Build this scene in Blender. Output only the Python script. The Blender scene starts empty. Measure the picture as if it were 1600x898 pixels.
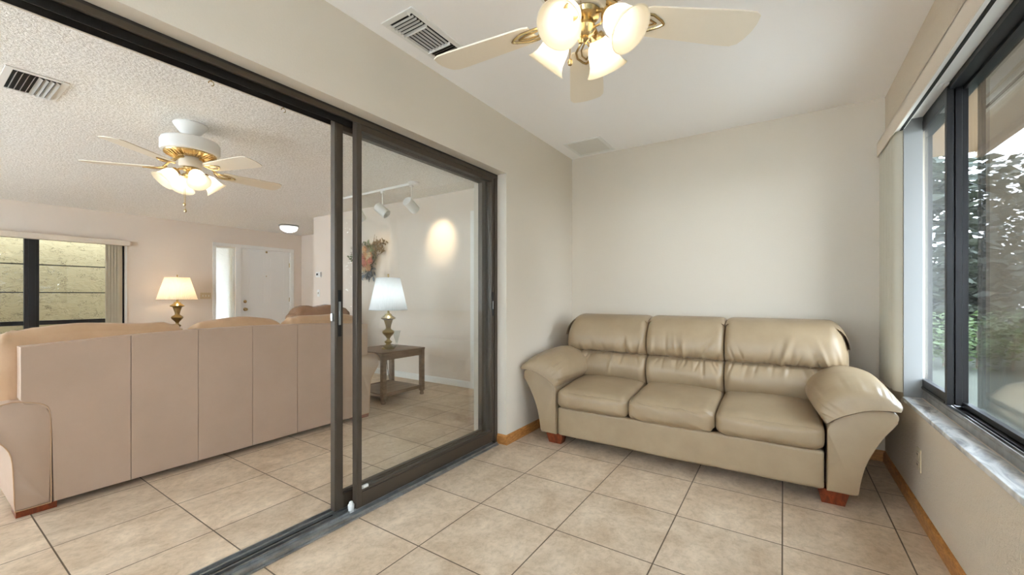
import bpy, bmesh, math, random
from mathutils import Vector, Matrix
random.seed(7)
PI = math.pi
S = bpy.context.scene
COL = S.collection
def sr(r, g, b):
    f = lambda c: (c/255/12.92) if c/255 <= .04045 else ((c/255+.055)/1.055)**2.4
    return (f(r), f(g), f(b), 1)

# ------------------------------------------------------------------ camera
F, XV, YH, CH = 642.5, 1224.0, 462.0, 1.13
TH = math.atan((XV-800)/F)
cam = bpy.data.cameras.new('camera'); camo = bpy.data.objects.new('camera', cam); COL.objects.link(camo)
cam.sensor_width = 36; cam.lens = 36*F/1600; cam.shift_y = (YH-449)/1600
cam.clip_start = .02; cam.clip_end = 300
camo.location = (0, 0, CH); camo.rotation_euler = (PI/2, 0, TH)
S.camera = camo

# ------------------------------------------------------------------ materials
def newmat(name):
    m = bpy.data.materials.new(name); m.use_nodes = True
    nt = m.node_tree
    return m, nt, nt.nodes['Principled BSDF']
def N(nt, t, **kw):
    n = nt.nodes.new(t)
    for k, v in kw.items():
        if k in n.inputs: n.inputs[k].default_value = v
        else: setattr(n, k, v)
    return n
def mat(name, col, rough=.5, metal=0, spec=.5, bump=None, var=None, coat=0):
    """bump = (scale, strength, distance[, detail]); var = (scale, second colour, lo, hi)"""
    m, nt, b = newmat(name)
    b.inputs['Base Color'].default_value = col
    b.inputs['Roughness'].default_value = rough; b.inputs['Metallic'].default_value = metal
    b.inputs['Specular IOR Level'].default_value = spec
    b.inputs['Coat Weight'].default_value = coat
    tc = N(nt, 'ShaderNodeTexCoord')
    if var:
        n = N(nt, 'ShaderNodeTexNoise', Scale=var[0], Detail=5.0, Roughness=.6)
        nt.links.new(tc.outputs['Object'], n.inputs['Vector'])
        r = N(nt, 'ShaderNodeValToRGB'); r.color_ramp.elements[0].color = col; r.color_ramp.elements[1].color = var[1]
        r.color_ramp.elements[0].position = var[2]; r.color_ramp.elements[1].position = var[3]
        nt.links.new(n.outputs['Fac'], r.inputs['Fac']); nt.links.new(r.outputs['Color'], b.inputs['Base Color'])
    if bump:
        n = N(nt, 'ShaderNodeTexNoise', Scale=bump[0], Detail=bump[3] if len(bump) > 3 else 3.0, Roughness=.6)
        nt.links.new(tc.outputs['Object'], n.inputs['Vector'])
        bp = N(nt, 'ShaderNodeBump', Strength=bump[1], Distance=bump[2])
        nt.links.new(n.outputs['Fac'], bp.inputs['Height']); nt.links.new(bp.outputs['Normal'], b.inputs['Normal'])
    return m
def wood(name, c1, c2, scale=(2, 30, 30), rough=.4):
    m, nt, b = newmat(name)
    tc = N(nt, 'ShaderNodeTexCoord'); mp = N(nt, 'ShaderNodeMapping'); mp.inputs['Scale'].default_value = scale
    n = N(nt, 'ShaderNodeTexNoise', Scale=1.6, Detail=6.0, Roughness=.65, Distortion=.6)
    r = N(nt, 'ShaderNodeValToRGB'); r.color_ramp.elements[0].color = c1; r.color_ramp.elements[1].color = c2
    r.color_ramp.elements[0].position = .35; r.color_ramp.elements[1].position = .68
    L = nt.links.new
    L(tc.outputs['Object'], mp.inputs['Vector']); L(mp.outputs[0], n.inputs['Vector']); L(n.outputs['Fac'], r.inputs['Fac'])
    L(r.outputs['Color'], b.inputs['Base Color']); b.inputs['Roughness'].default_value = rough
    bp = N(nt, 'ShaderNodeBump', Strength=.15, Distance=.002); L(n.outputs['Fac'], bp.inputs['Height']); L(bp.outputs['Normal'], b.inputs['Normal'])
    return m
def tile_mat():
    m, nt, b = newmat('floor_tile'); L = nt.links.new
    tc = N(nt, 'ShaderNodeTexCoord'); mp = N(nt, 'ShaderNodeMapping')
    mp.inputs['Location'].default_value = (1.375, -1.318, 0)
    br = N(nt, 'ShaderNodeTexBrick'); br.offset = 0; br.squash = 1
    br.inputs['Scale'].default_value = 1; br.inputs['Brick Width'].default_value = .457; br.inputs['Row Height'].default_value = .457
    br.inputs['Mortar Size'].default_value = .003; br.inputs['Mortar Smooth'].default_value = .1
    br.inputs['Color1'].default_value = (.93, .93, .93, 1); br.inputs['Color2'].default_value = (1.04, 1.03, 1.02, 1)
    br.inputs['Mortar'].default_value = (1, 1, 1, 1)
    L(tc.outputs['Object'], mp.inputs['Vector']); L(mp.outputs[0], br.inputs['Vector'])
    mp2 = N(nt, 'ShaderNodeMapping'); mp2.inputs['Scale'].default_value = (1.25, 1, 1)
    L(tc.outputs['Object'], mp2.inputs['Vector'])
    n1 = N(nt, 'ShaderNodeTexNoise', Scale=4.2, Detail=9.0, Roughness=.7, Distortion=.5)
    n2 = N(nt, 'ShaderNodeTexNoise', Scale=26.0, Detail=6.0, Roughness=.75, Distortion=.4)
    L(mp2.outputs[0], n1.inputs['Vector']); L(mp2.outputs[0], n2.inputs['Vector'])
    r1 = N(nt, 'ShaderNodeValToRGB'); e = r1.color_ramp.elements
    e[0].position = .30; e[0].color = sr(187, 162, 134); e[1].position = .68; e[1].color = sr(226, 206, 181)
    L(n1.outputs['Fac'], r1.inputs['Fac'])
    r2 = N(nt, 'ShaderNodeValToRGB'); e = r2.color_ramp.elements
    e[0].position = .28; e[0].color = (.66, .63, .59, 1); e[1].position = .55; e[1].color = (1, 1, 1, 1)
    L(n2.outputs['Fac'], r2.inputs['Fac'])
    m1 = N(nt, 'ShaderNodeMix', data_type='RGBA', blend_type='MULTIPLY'); m1.inputs[0].default_value = .75
    L(r1.outputs[0], m1.inputs[6]); L(r2.outputs[0], m1.inputs[7])
    m2 = N(nt, 'ShaderNodeMix', data_type='RGBA', blend_type='MULTIPLY'); m2.inputs[0].default_value = 1
    L(m1.outputs[2], m2.inputs[6]); L(br.outputs['Color'], m2.inputs[7])
    m3 = N(nt, 'ShaderNodeMix', data_type='RGBA'); L(br.outputs['Fac'], m3.inputs[0]); L(m2.outputs[2], m3.inputs[6])
    m3.inputs[7].default_value = sr(98, 80, 62)
    L(m3.outputs[2], b.inputs['Base Color'])
    b.inputs['Roughness'].default_value = .42; b.inputs['Specular IOR Level'].default_value = .4
    inv = N(nt, 'ShaderNodeMath', operation='SUBTRACT'); inv.inputs[0].default_value = 1; L(br.outputs['Fac'], inv.inputs[1])
    ad = N(nt, 'ShaderNodeMath', operation='MULTIPLY_ADD'); L(n2.outputs['Fac'], ad.inputs[0]); ad.inputs[1].default_value = .15; L(inv.outputs[0], ad.inputs[2])
    bp = N(nt, 'ShaderNodeBump', Strength=.5, Distance=.0015); L(ad.outputs[0], bp.inputs['Height']); L(bp.outputs['Normal'], b.inputs['Normal'])
    return m
def popcorn_mat():
    m, nt, b = newmat('popcorn_ceiling'); L = nt.links.new
    tc = N(nt, 'ShaderNodeTexCoord')
    n = N(nt, 'ShaderNodeTexNoise', Scale=70.0, Detail=3.0, Roughness=.7); L(tc.outputs['Object'], n.inputs['Vector'])
    r = N(nt, 'ShaderNodeValToRGB'); e = r.color_ramp.elements
    e[0].position = .36; e[0].color = sr(220, 215, 206); e[1].position = .62; e[1].color = sr(252, 249, 244)
    L(n.outputs['Fac'], r.inputs['Fac']); L(r.outputs[0], b.inputs['Base Color']); b.inputs['Roughness'].default_value = .95
    bp = N(nt, 'ShaderNodeBump', Strength=.9, Distance=.008); L(n.outputs['Fac'], bp.inputs['Height']); L(bp.outputs['Normal'], b.inputs['Normal'])
    return m
def glass_mat(name, tint=(1, 1, 1, 1), ior=1.5, rough=0.0):
    """Thin architectural glass: Fresnel mix of clear transmission and mirror reflection."""
    m, nt, b = newmat(name); nt.nodes.remove(b); L = nt.links.new
    out = nt.nodes['Material Output']
    t = N(nt, 'ShaderNodeBsdfTransparent', Color=tint); g = N(nt, 'ShaderNodeBsdfGlossy', Roughness=rough)
    fr = N(nt, 'ShaderNodeFresnel', IOR=ior); mx = N(nt, 'ShaderNodeMixShader')
    ge = N(nt, 'ShaderNodeNewGeometry'); mr = N(nt, 'ShaderNodeMapRange')   # same index met from either side of the thin pane
    mr.inputs['To Min'].default_value = ior; mr.inputs['To Max'].default_value = 1/ior
    L(ge.outputs['Backfacing'], mr.inputs['Value']); L(mr.outputs[0], fr.inputs['IOR'])
    L(fr.outputs[0], mx.inputs[0]); L(t.outputs[0], mx.inputs[1]); L(g.outputs[0], mx.inputs[2]); L(mx.outputs[0], out.inputs[0])
    return m
def trans_mat(name, col, trans=.5, rough=.5, bump=None):
    m, nt, b = newmat(name); L = nt.links.new; out = nt.nodes['Material Output']
    b.inputs['Base Color'].default_value = col; b.inputs['Roughness'].default_value = rough
    t = N(nt, 'ShaderNodeBsdfTranslucent', Color=col); mx = N(nt, 'ShaderNodeMixShader'); mx.inputs[0].default_value = trans
    L(b.outputs[0], mx.inputs[1]); L(t.outputs[0], mx.inputs[2]); L(mx.outputs[0], out.inputs[0])
    if bump:
        tc = N(nt, 'ShaderNodeTexCoord'); n = N(nt, 'ShaderNodeTexNoise', Scale=bump[0], Detail=3.0); L(tc.outputs['Object'], n.inputs['Vector'])
        bp = N(nt, 'ShaderNodeBump', Strength=bump[1], Distance=bump[2]); L(n.outputs['Fac'], bp.inputs['Height'])
        L(bp.outputs[0], b.inputs['Normal']); L(bp.outputs[0], t.inputs['Normal'])
    return m
def emit_mat(name, col, s):
    m, nt, b = newmat(name)
    b.inputs['Base Color'].default_value = (.9, .9, .9, 1)
    b.inputs['Emission Color'].default_value = col; b.inputs['Emission Strength'].default_value = s
    return m
def marble_mat():
    m, nt, b = newmat('marble'); L = nt.links.new
    tc = N(nt, 'ShaderNodeTexCoord'); mp = N(nt, 'ShaderNodeMapping'); mp.inputs['Scale'].default_value = (9, 3, 3); mp.inputs['Rotation'].default_value = (0, 0, .5)
    n = N(nt, 'ShaderNodeTexNoise', Scale=1.6, Detail=8.0, Roughness=.6, Distortion=1.6)
    r = N(nt, 'ShaderNodeValToRGB'); e = r.color_ramp.elements
    e[0].position = .34; e[0].color = sr(166, 166, 166); e[1].position = .56; e[1].color = sr(236, 234, 230)
    L(tc.outputs['Object'], mp.inputs[0]); L(mp.outputs[0], n.inputs['Vector']); L(n.outputs['Fac'], r.inputs[0]); L(r.outputs[0], b.inputs['Base Color'])
    b.inputs['Roughness'].default_value = .22
    return m
def stucco_mat():
    m, nt, b = newmat('yellow_stucco'); L = nt.links.new
    tc = N(nt, 'ShaderNodeTexCoord'); mp = N(nt, 'ShaderNodeMapping'); mp.inputs['Scale'].default_value = (1, 3.2, 6.0)
    n = N(nt, 'ShaderNodeTexNoise', Scale=2.6, Detail=4.0, Roughness=.55, Distortion=1.3)
    L(tc.outputs['Object'], mp.inputs[0]); L(mp.outputs[0], n.inputs['Vector'])
    r = N(nt, 'ShaderNodeValToRGB'); e = r.color_ramp.elements
    e[0].position = .478; e[0].color = sr(160, 143, 106); e[1].position = .522; e[1].color = sr(163, 146, 109)
    x = e.new(.5); x.color = sr(76, 62, 36)
    L(n.outputs['Fac'], r.inputs[0])
    mk = N(nt, 'ShaderNodeTexNoise', Scale=7.0, Detail=2.0); L(tc.outputs['Object'], mk.inputs['Vector'])
    rk = N(nt, 'ShaderNodeValToRGB'); rk.color_ramp.elements[0].position = .44; rk.color_ramp.elements[1].position = .56; L(mk.outputs['Fac'], rk.inputs[0])
    mx = N(nt, 'ShaderNodeMix', data_type='RGBA'); L(rk.outputs[0], mx.inputs[0]); mx.inputs[6].default_value = sr(162, 145, 108); L(r.outputs[0], mx.inputs[7])
    L(mx.outputs[2], b.inputs['Base Color']); b.inputs['Roughness'].default_value = .9
    bp = N(nt, 'ShaderNodeBump', Strength=.6, Distance=.01); L(n.outputs['Fac'], bp.inputs['Height']); L(bp.outputs[0], b.inputs['Normal'])
    return m

M = {}
M['wall'] = mat('wall_paint', sr(214, 204, 188), .75, spec=.25, bump=(95, .22, .003))
M['wall_tex'] = mat('wall_paint_textured', sr(214, 200, 180), .7, spec=.3, bump=(75, .9, .005))
M['living_wall'] = mat('living_wall_paint', sr(224, 211, 197), .75, spec=.25, bump=(95, .2, .003))
M['ceiling'] = mat('ceiling_paint', sr(246, 243, 240), .85, spec=.2, bump=(110, .15, .002))
M['popcorn'] = popcorn_mat()
M['tile'] = tile_mat()
M['oak'] = wood('oak_trim', sr(150, 96, 44), sr(206, 146, 82), (14, 14, 60), .38)
M['redwood'] = wood('red_stained_wood', sr(92, 38, 20), sr(142, 66, 34), (30, 30, 6), .35)
M['walnut'] = wood('brown_stained_wood', sr(92, 70, 54), sr(138, 110, 88), (20, 3, 20), .42)
M['bronze'] = mat('bronze_aluminium', sr(76, 66, 55), .45, .3)
M['bronze_shaded'] = mat('shaded_bronze_aluminium', sr(44, 39, 34), .55, .2)  # frame bronze with the shadow inside the head channel put into its colour
M['dark'] = mat('black_aluminium', sr(34, 33, 34), .4, .3)
M['alu'] = mat('mill_aluminium', sr(168, 168, 166), .36, .85, var=(14, sr(120, 118, 114), .4, .8))
M['white'] = mat('white_enamel', sr(232, 230, 225), .4)
M['beige'] = mat('beige_plastic', sr(206, 188, 156), .4)
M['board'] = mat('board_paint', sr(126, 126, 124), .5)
M['blade'] = mat('blade_cream', sr(240, 229, 210), .45)
M['cream'] = mat('cream_plastic', sr(224, 212, 192), .45)
M['greige'] = mat('greige_valance', sr(216, 202, 184), .6)
M['vane'] = trans_mat('vane_plastic', sr(214, 208, 190), .25, .5)
M['tan'] = mat('tan_leather', sr(164, 143, 114), .40, spec=.45, bump=(260, .16, .0012), var=(5, sr(152, 131, 103), .3, .7))
M['cream_panel'] = mat('cream_vinyl', sr(186, 161, 141), .55, spec=.35, bump=(240, .12, .001), var=(2.5, sr(178, 154, 134), .3, .7))
M['cream_leather'] = mat('cream_leather', sr(194, 160, 126), .42, spec=.45, bump=(22, .25, .006), var=(5, sr(180, 146, 113), .3, .7))
M['brown_leather'] = mat('brown_glossy_leather', sr(146, 112, 86), .22, spec=.6, bump=(16, .6, .012))
M['brass'] = mat('polished_brass', sr(206, 182, 134), .25, 1)
M['antique'] = mat('antique_brass', sr(150, 130, 88), .28, 1, var=(8, sr(190, 170, 120), .35, .7))
M['chrome'] = mat('grey_metal', sr(180, 180, 178), .3, .9)
M['glass'] = glass_mat('clear_glass', (.975, .985, .98, 1))
m_, nt_, b_ = newmat('insect_screen'); b_.inputs['Base Color'].default_value = sr(96, 84, 70); t_ = N(nt_, 'ShaderNodeBsdfTransparent'); x_ = N(nt_, 'ShaderNodeMixShader'); x_.inputs[0].default_value = .52
nt_.links.new(t_.outputs[0], x_.inputs[1]); nt_.links.new(b_.outputs[0], x_.inputs[2]); nt_.links.new(x_.outputs[0], nt_.nodes['Material Output'].inputs[0]); M['screen'] = m_
M['crystal'] = glass_mat('crystal_glass', (.93, .95, .95, 1), 1.6)
M['frost'] = trans_mat('frosted_shade_glass', sr(252, 246, 232), .72, .3)
M['flush'] = trans_mat('flush_glass', sr(245, 247, 247), .6, .3)
M['shade_warm'] = trans_mat('pleated_fabric_warm', sr(252, 240, 220), .55, .8)
M['shade_cool'] = trans_mat('pleated_fabric', sr(240, 243, 245), .55, .8)
M['obscure'] = trans_mat('obscure_glass', sr(245, 247, 248), .85, .15, (55, .9, .01))
M['marble'] = marble_mat()
M['stucco'] = stucco_mat()
M['black_cord'] = mat('black_rubber', sr(38, 34, 30), .5)
M['slot'] = mat('dark_recess', sr(26, 25, 24), .8)
M['plastic'] = mat('clear_white_plastic', sr(222, 222, 218), .3)
M['lawn'] = mat('lawn', sr(46, 48, 36), .9, var=(1.2, sr(62, 62, 48), .35, .7))
M['leaf'] = trans_mat('leaf_green', sr(84, 100, 58), .35, .5)
M['leaf2'] = trans_mat('leaf_dark', sr(62, 66, 52), .3, .5)
M['bark'] = mat('bark', sr(92, 80, 68), .9, bump=(20, .6, .02))
M['tan_ext'] = mat('exterior_tan', sr(150, 128, 104), .85, bump=(60, .3, .004))
M['rose'] = mat('pink_silk', sr(222, 158, 140), .8); M['peach'] = mat('peach_silk', sr(232, 196, 160), .8)
M['ivory'] = mat('ivory_silk', sr(232, 222, 196), .8); M['sage'] = mat('sage_silk', sr(122, 126, 92), .8)
M['slate'] = mat('blue_grey_silk', sr(112, 114, 120), .8); M['twig'] = mat('dried_twig', sr(138, 116, 86), .8)
WB = emit_mat('bulb_warm', (1, .86, .66, 1), 6)
WB2 = emit_mat('bulb_warm_living', (1, .86, .66, 1), 7)
CB = emit_mat('bulb_cool', (.92, .96, 1, 1), 60)
CB2 = emit_mat('bulb_cool_table', (.92, .96, 1, 1), 16)
LB = emit_mat('bulb_table', (1, .78, .52, 1), 40)

# ------------------------------------------------------------------ mesh builder
class MB:
    def __init__(s): s.b = bmesh.new()
    def _add(s, vs, fs, weld=False):
        v = [s.b.verts.new(p) for p in vs]
        out = []
        for f in fs:
            try: out.append(s.b.faces.new([v[i] for i in f]))
            except ValueError: pass
        if weld: bmesh.ops.remove_doubles(s.b, verts=v, dist=1e-6)
        return v, out
    def box(s, x0, x1, y0, y1, z0, z1, bev=0, seg=2):
        v, fs = s._add([(x, y, z) for x in (x0, x1) for y in (y0, y1) for z in (z0, z1)],
                       [(0, 1, 3, 2), (4, 6, 7, 5), (0, 4, 5, 1), (2, 3, 7, 6), (0, 2, 6, 4), (1, 5, 7, 3)])
        if bev:
            ed = list({e for f in fs for e in f.edges})
            bmesh.ops.bevel(s.b, geom=ed, offset=bev, segments=seg, affect='EDGES', profile=.5)
        return s
    def hexa(s, bot, top):
        """bot, top: four points each, same order round"""
        s._add(list(bot)+list(top), [(3, 2, 1, 0), (4, 5, 6, 7)]+[(i, (i+1) % 4, 4+(i+1) % 4, 4+i) for i in range(4)]); return s
    def prism(s, pts, a0, a1, axis='y', bev=0, seg=3):
        """outline pts (p,q) extruded along axis; axis y: p=x,q=z; axis x: p=y,q=z; axis z: p=x,q=y"""
        def P(p, q, a): return (p, a, q) if axis == 'y' else (a, p, q) if axis == 'x' else (p, q, a)
        n = len(pts)
        v, fs = s._add([P(p, q, a0) for p, q in pts]+[P(p, q, a1) for p, q in pts],
                       [tuple(range(n)), tuple(range(2*n-1, n-1, -1))]+[(i, n+i, n+(i+1) % n, (i+1) % n) for i in range(n)])
        if bev:
            ed = list(fs[0].edges)+list(fs[1].edges)
            bmesh.ops.bevel(s.b, geom=ed, offset=bev, segments=seg, affect='EDGES', profile=.5)
        return s
    def lathe(s, prof, seg=24, mtx=None, cap=True, flute=0, nf=0):
        """prof [(r,z)]; rotated about z"""
        vs = []; n = len(prof)
        for i in range(seg):
            a = 2*PI*i/seg
            for r, z in prof:
                rr = r*(1+flute*math.cos(nf*a)) if nf else r
                vs.append(Vector((rr*math.cos(a), rr*math.sin(a), z)))
        if mtx: vs = [mtx @ p for p in vs]
        fs = [(i*n+j, ((i+1) % seg)*n+j, ((i+1) % seg)*n+j+1, i*n+j+1) for i in range(seg) for j in range(n-1)]
        if cap:
            if prof[0][0] > 1e-4: fs.append(tuple(i*n for i in range(seg))[::-1])
            if prof[-1][0] > 1e-4: fs.append(tuple(i*n+n-1 for i in range(seg)))
        s._add(vs, fs, True); return s
    def tube(s, pts, r, seg=8, cap=True):
        pts = [Vector(p) for p in pts]; rs = r if isinstance(r, (list, tuple)) else [r]*len(pts)
        vs = []; n = len(pts); up = None
        for i, p in enumerate(pts):
            d = (pts[min(i+1, n-1)]-pts[max(i-1, 0)]).normalized()
            if up is None: up = d.orthogonal().normalized()
            up = (up-d*up.dot(d)).normalized(); w = d.cross(up)
            for k in range(seg):
                a = 2*PI*k/seg; vs.append(p+(up*math.cos(a)+w*math.sin(a))*rs[i])
        fs = [(i*seg+k, i*seg+(k+1) % seg, (i+1)*seg+(k+1) % seg, (i+1)*seg+k) for i in range(n-1) for k in range(seg)]
        if cap: fs += [tuple(range(seg))[::-1], tuple((n-1)*seg+k for k in range(seg))]
        s._add(vs, fs); return s
    def cyl(s, a, b, r, seg=16): return s.tube([a, b], r, seg)
    def ball(s, c, r, sc=(1, 1, 1), sub=2):
        m = Matrix.Translation(c) @ Matrix.Diagonal((r*sc[0], r*sc[1], r*sc[2], 1))
        bmesh.ops.create_icosphere(s.b, subdivisions=sub, radius=1, matrix=m); return s
    def grid(s, fn, nu, nv, closeu=False):
        vs = [fn(i/(nu if closeu else nu-1), j/(nv-1)) for i in range(nu) for j in range(nv)]
        fs = [(i*nv+j, ((i+1) % nu)*nv+j, ((i+1) % nu)*nv+j+1, i*nv+j+1) for i in range(nu if closeu else nu-1) for j in range(nv-1)]
        s._add(vs, fs, True); return s
    def pillow(s, c, h, r, n=14, puff=(0, 0, 0), fn=None):
        """rounded, puffed box; centre c, half sizes h, corner radius r; fn(point, unit) -> point"""
        t = bmesh.new()
        bmesh.ops.create_cube(t, size=2)
        bmesh.ops.subdivide_edges(t, edges=t.edges[:], cuts=n, use_grid_fill=True)
        idx = {}
        for v in t.verts:
            # squeeze grid lines toward the edges for a fine round
            u = Vector([math.sin(max(-1, min(1, k))*PI/2)*.5+max(-1, min(1, k))*.5 for k in v.co])
            p = Vector([u[i]*h[i] for i in range(3)])
            inner = Vector([max(-(h[i]-r), min(h[i]-r, p[i])) for i in range(3)])
            d = p-inner
            if d.length > 1e-9:
                mx = max(abs(d[0]), abs(d[1]), abs(d[2])); p = inner+d.normalized()*min(r, mx if mx < r else r)
            for i in range(3):
                j, k = (i+1) % 3, (i+2) % 3
                p[i] += puff[i]*u[i]*(1-u[j]**2)*(1-u[k]**2)
            q = Vector(c)+p
            if fn: q = Vector(fn(q, u))
            idx[v] = s.b.verts.new(q)
        for f in t.faces:
            try: s.b.faces.new([idx[v] for v in f.verts])
            except ValueError: pass
        t.free(); return s
    def obj(s, name, m, parent=None, flat=False, ang=38, world=False):
        b = s.b
        if world and parent is not None:
            r = parent
            off = Vector((0, 0, 0))
            while r is not None: off += r.location; r = r.parent
            for v in b.verts: v.co -= off
        bmesh.ops.recalc_face_normals(b, faces=b.faces[:])
        for f in b.faces: f.smooth = not flat
        if not flat:
            for e in b.edges:
                if len(e.link_faces) == 2 and e.calc_face_angle(0) > math.radians(ang): e.smooth = False
        me = bpy.data.meshes.new(name); b.to_mesh(me); b.free()
        me.materials.append(m)
        o = bpy.data.objects.new(name, me); COL.objects.link(o); o.parent = parent
        if not flat and ang == 38:
            wn = o.modifiers.new('weighted_normal', 'WEIGHTED_NORMAL'); wn.keep_sharp = True
        return o
def tag(o, label=None, cat=None, group=None, kind=None):
    if label: o['label'] = label
    if cat: o['category'] = cat
    if group: o['group'] = group
    if kind: o['kind'] = kind
    return o
def thing(name, label, cat, loc=(0, 0, 0), group=None, rz=0, kind=None):
    o = bpy.data.objects.new(name, None); COL.objects.link(o); o.location = loc; o.rotation_euler = (0, 0, rz); o.empty_display_size = .1
    return tag(o, label, cat, group, kind)
def struct(name, mb, m, label=None, cat=None, **kw):
    return tag(mb.obj(name, m, **kw), label, cat, kind='structure')
def copy_tree(o, parent=None):
    c = o.copy(); COL.objects.link(c); c.parent = parent
    for ch in list(o.children): copy_tree(ch, c)
    return c
def walls(axis, p0, p1, a0, a1, z0, z1, ops, mb=None):
    """solid wall with rectangular holes; axis='x' -> wall plane x in p0..p1 running along y a0..a1"""
    mb = mb or MB()
    def B(u0, u1, w0, w1):
        if u1-u0 < 1e-4 or w1-w0 < 1e-4: return
        if axis == 'x': mb.box(p0, p1, u0, u1, w0, w1)
        else: mb.box(u0, u1, p0, p1, w0, w1)
    cur = a0
    for (o0, o1, q0, q1) in sorted(ops):
        B(cur, o0, z0, z1); B(o0, o1, z0, q0); B(o0, o1, q1, z1); cur = o1
    B(cur, a1, z0, z1)
    return mb

# ------------------------------------------------------------------ room shell
XL, XLL, XR, YB, ZC, ZL = -1.756, -2.07, .580, 3.746, 2.485, 2.44
XF, YT, XT, YE = -8.805, 3.925, -6.578, 4.974
Y0 = -1.7; YL0 = -2.6
JY = 2.583; OY0 = -1.08; OZ = 2.06
struct('floor', MB().box(XF-.3, XR+.2, YL0-.2, YE+.2, -.12, 0), M['tile'], 'large square beige stone-look tiles with dark grout', 'floor')
struct('ceiling', MB().box(XL-.02, XR+.2, Y0, YB+.1, ZC, ZC+.1), M['ceiling'], 'smooth white ceiling of the sunroom', 'ceiling')
struct('ceiling_living', MB().box(XF-.1, XLL+.02, YL0-.1, YE+.1, ZL, ZL+.1), M['popcorn'], 'popcorn textured ceiling of the living room', 'ceiling')
struct('wall_left', walls('x', XLL, XL, YL0, YT+.1, 0, ZC+.05, [(OY0, JY, 0, OZ)]), M['wall'], 'wall with the wide sliding door opening', 'wall')
struct('wall_back', MB().box(XL, XR+.2, YB, YB+.17, 0, ZC+.05), M['wall'], 'plain pale wall behind the tan sofa', 'wall')
WY0, WY1, WZ0, WZ1 = -1.2, 3.21, .53, 2.145
IX = .655
struct('wall_right', walls('x', IX, .715, Y0, YB, 0, ZC+.05, [(WY0, 3.56, WZ0, WZ1)], walls('x', XR, IX, Y0, YB, 0, ZC+.05, [(WY0, WY1, WZ0, WZ1)])), M['wall_tex'], 'textured wall under and over the big window', 'wall')
struct('wall_front', walls('y', Y0-.15, Y0, XL, XR+.2, 0, ZC+.05, [(-1.55, .42, .5, 2.25)]), M['wall'], 'sunroom end wall with an opening for the added fill window', 'wall')
SW = (-.30, 2.085, .42, 1.985)          # living window opening y0,y1,z0,z1
SL = (3.345, 3.676, .12, 2.053)         # sidelight
DR = (3.766, 4.736, 0, 2.06)            # front door
struct('wall_far', walls('x', XF-.15, XF, YL0, YE+.1, 0, ZL+.05, [SW, SL, DR]), M['living_wall'], 'living room wall with window and front door', 'wall')
struct('wall_track', MB().box(XT, XLL, YT, YT+.12, 0, ZL+.05), M['living_wall'], 'living room wall with wreath and thermostat', 'wall')
struct('wall_foyer', MB().box(XF, XT, YE, YE+.12, 0, ZL+.05), M['living_wall'], 'end wall of the foyer beside the front door', 'wall')
struct('wall_foyer_side', MB().box(XT, XT+.12, YT+.12, YE+.12, 0, ZL+.05), M['living_wall'], 'side wall of the foyer', 'wall')
struct('wall_living_end', walls('y', YL0-.15, YL0, XF-.15, XLL, 0, ZL+.05, [(-8.4, -2.5, .4, 2.25)]), M['living_wall'], 'living room end wall with an opening for the added fill window', 'wall')

def base_strip(mb, pts, h=.073, t=.013):
    """baseboard along a polyline on the floor; room lies to the left of the walking direction"""
    n = len(pts); P = [Vector((p[0], p[1], 0)) for p in pts]; offs = []
    for i in range(n):
        ds = []
        if i > 0: ds.append((P[i]-P[i-1]).normalized())
        if i < n-1: ds.append((P[i+1]-P[i]).normalized())
        ns = [Vector((-d.y, d.x, 0)) for d in ds]
        if len(ns) == 1: offs.append(ns[0])
        else:
            b = (ns[0]+ns[1]); offs.append(b/(b.dot(ns[0])))
    prof = [(0.0005, 0), (t, 0), (t, h*.72), (t*.75, h*.82), (t*.45, h*.95), (0.0005, h)]
    rows = [[tuple(P[i]+offs[i]*d+Vector((0, 0, z))) for d, z in prof] for i in range(n)]
    vs = [q for r in rows for q in r]; m = len(prof)
    fs = [(i*m+j, (i+1)*m+j, (i+1)*m+(j+1) % m, i*m+(j+1) % m) for i in range(n-1) for j in range(m)]
    fs += [tuple(range(m))[::-1], tuple((n-1)*m+j for j in range(m))]
    mb._add(vs, fs); return mb
# walking with the room on the left: back wall runs right->left is reversed for each wall
struct('baseboard_left', base_strip(MB(), [(XL, YB), (XL, JY), (-1.835, JY)]), M['oak'], 'oak baseboard turning the corner of the door opening', 'baseboard')
struct('baseboard_back', base_strip(MB(), [(XR, YB), (XL+.014, YB)]), M['oak'], 'oak baseboard behind the tan sofa', 'baseboard')
struct('baseboard_right', base_strip(MB(), [(XR, Y0), (XR, YB-.014)]), M['oak'], 'oak baseboard under the big window', 'baseboard')
wb = MB()
base_strip(wb, [(XLL, YT), (-2.2, YT)], .08); base_strip(wb, [(-3.18, YT), (XT, YT)], .08)
struct('baseboard_track', wb, M['white'], 'white baseboard of the living room', 'baseboard')

# ------------------------------------------------------------------ sliding glass door
FX0, FX1 = -1.975, -1.837
mb = MB()
mb.box(FX1-.010, FX1, OY0+.001, JY-.001, OZ-.034, OZ-.012)                   # front lip
mb.box(FX0, FX0+.008, OY0+.001, JY-.001, OZ-.034, OZ-.012)
mb.box(FX0, FX1, JY-.034, JY-.001, 0, OZ-.012, .002)
mb.box(FX0, FX1, OY0+.001, OY0+.034, 0, OZ-.012, .002)
d = thing('door_1', 'bronze metal frame and floor track of the sliding door opening', 'door frame', (-1.9, 1.0, 0), kind='structure')
mb.obj('door_frame', M['bronze'], d, world=True)
hd = MB(); hd.box(FX0, FX1, OY0+.001, JY-.001, OZ-.012, OZ-.001)
for x in (-1.902, -1.958): hd.box(x-.002, x+.002, OY0+.034, JY-.034, OZ-.045, OZ-.012)
for x0, x1 in ((-1.894, -1.852), (-1.952, -1.908), (-1.966, -1.962)): hd.box(x0, x1, OY0+.03, JY-.034, OZ-.0135, OZ-.0122)
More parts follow.
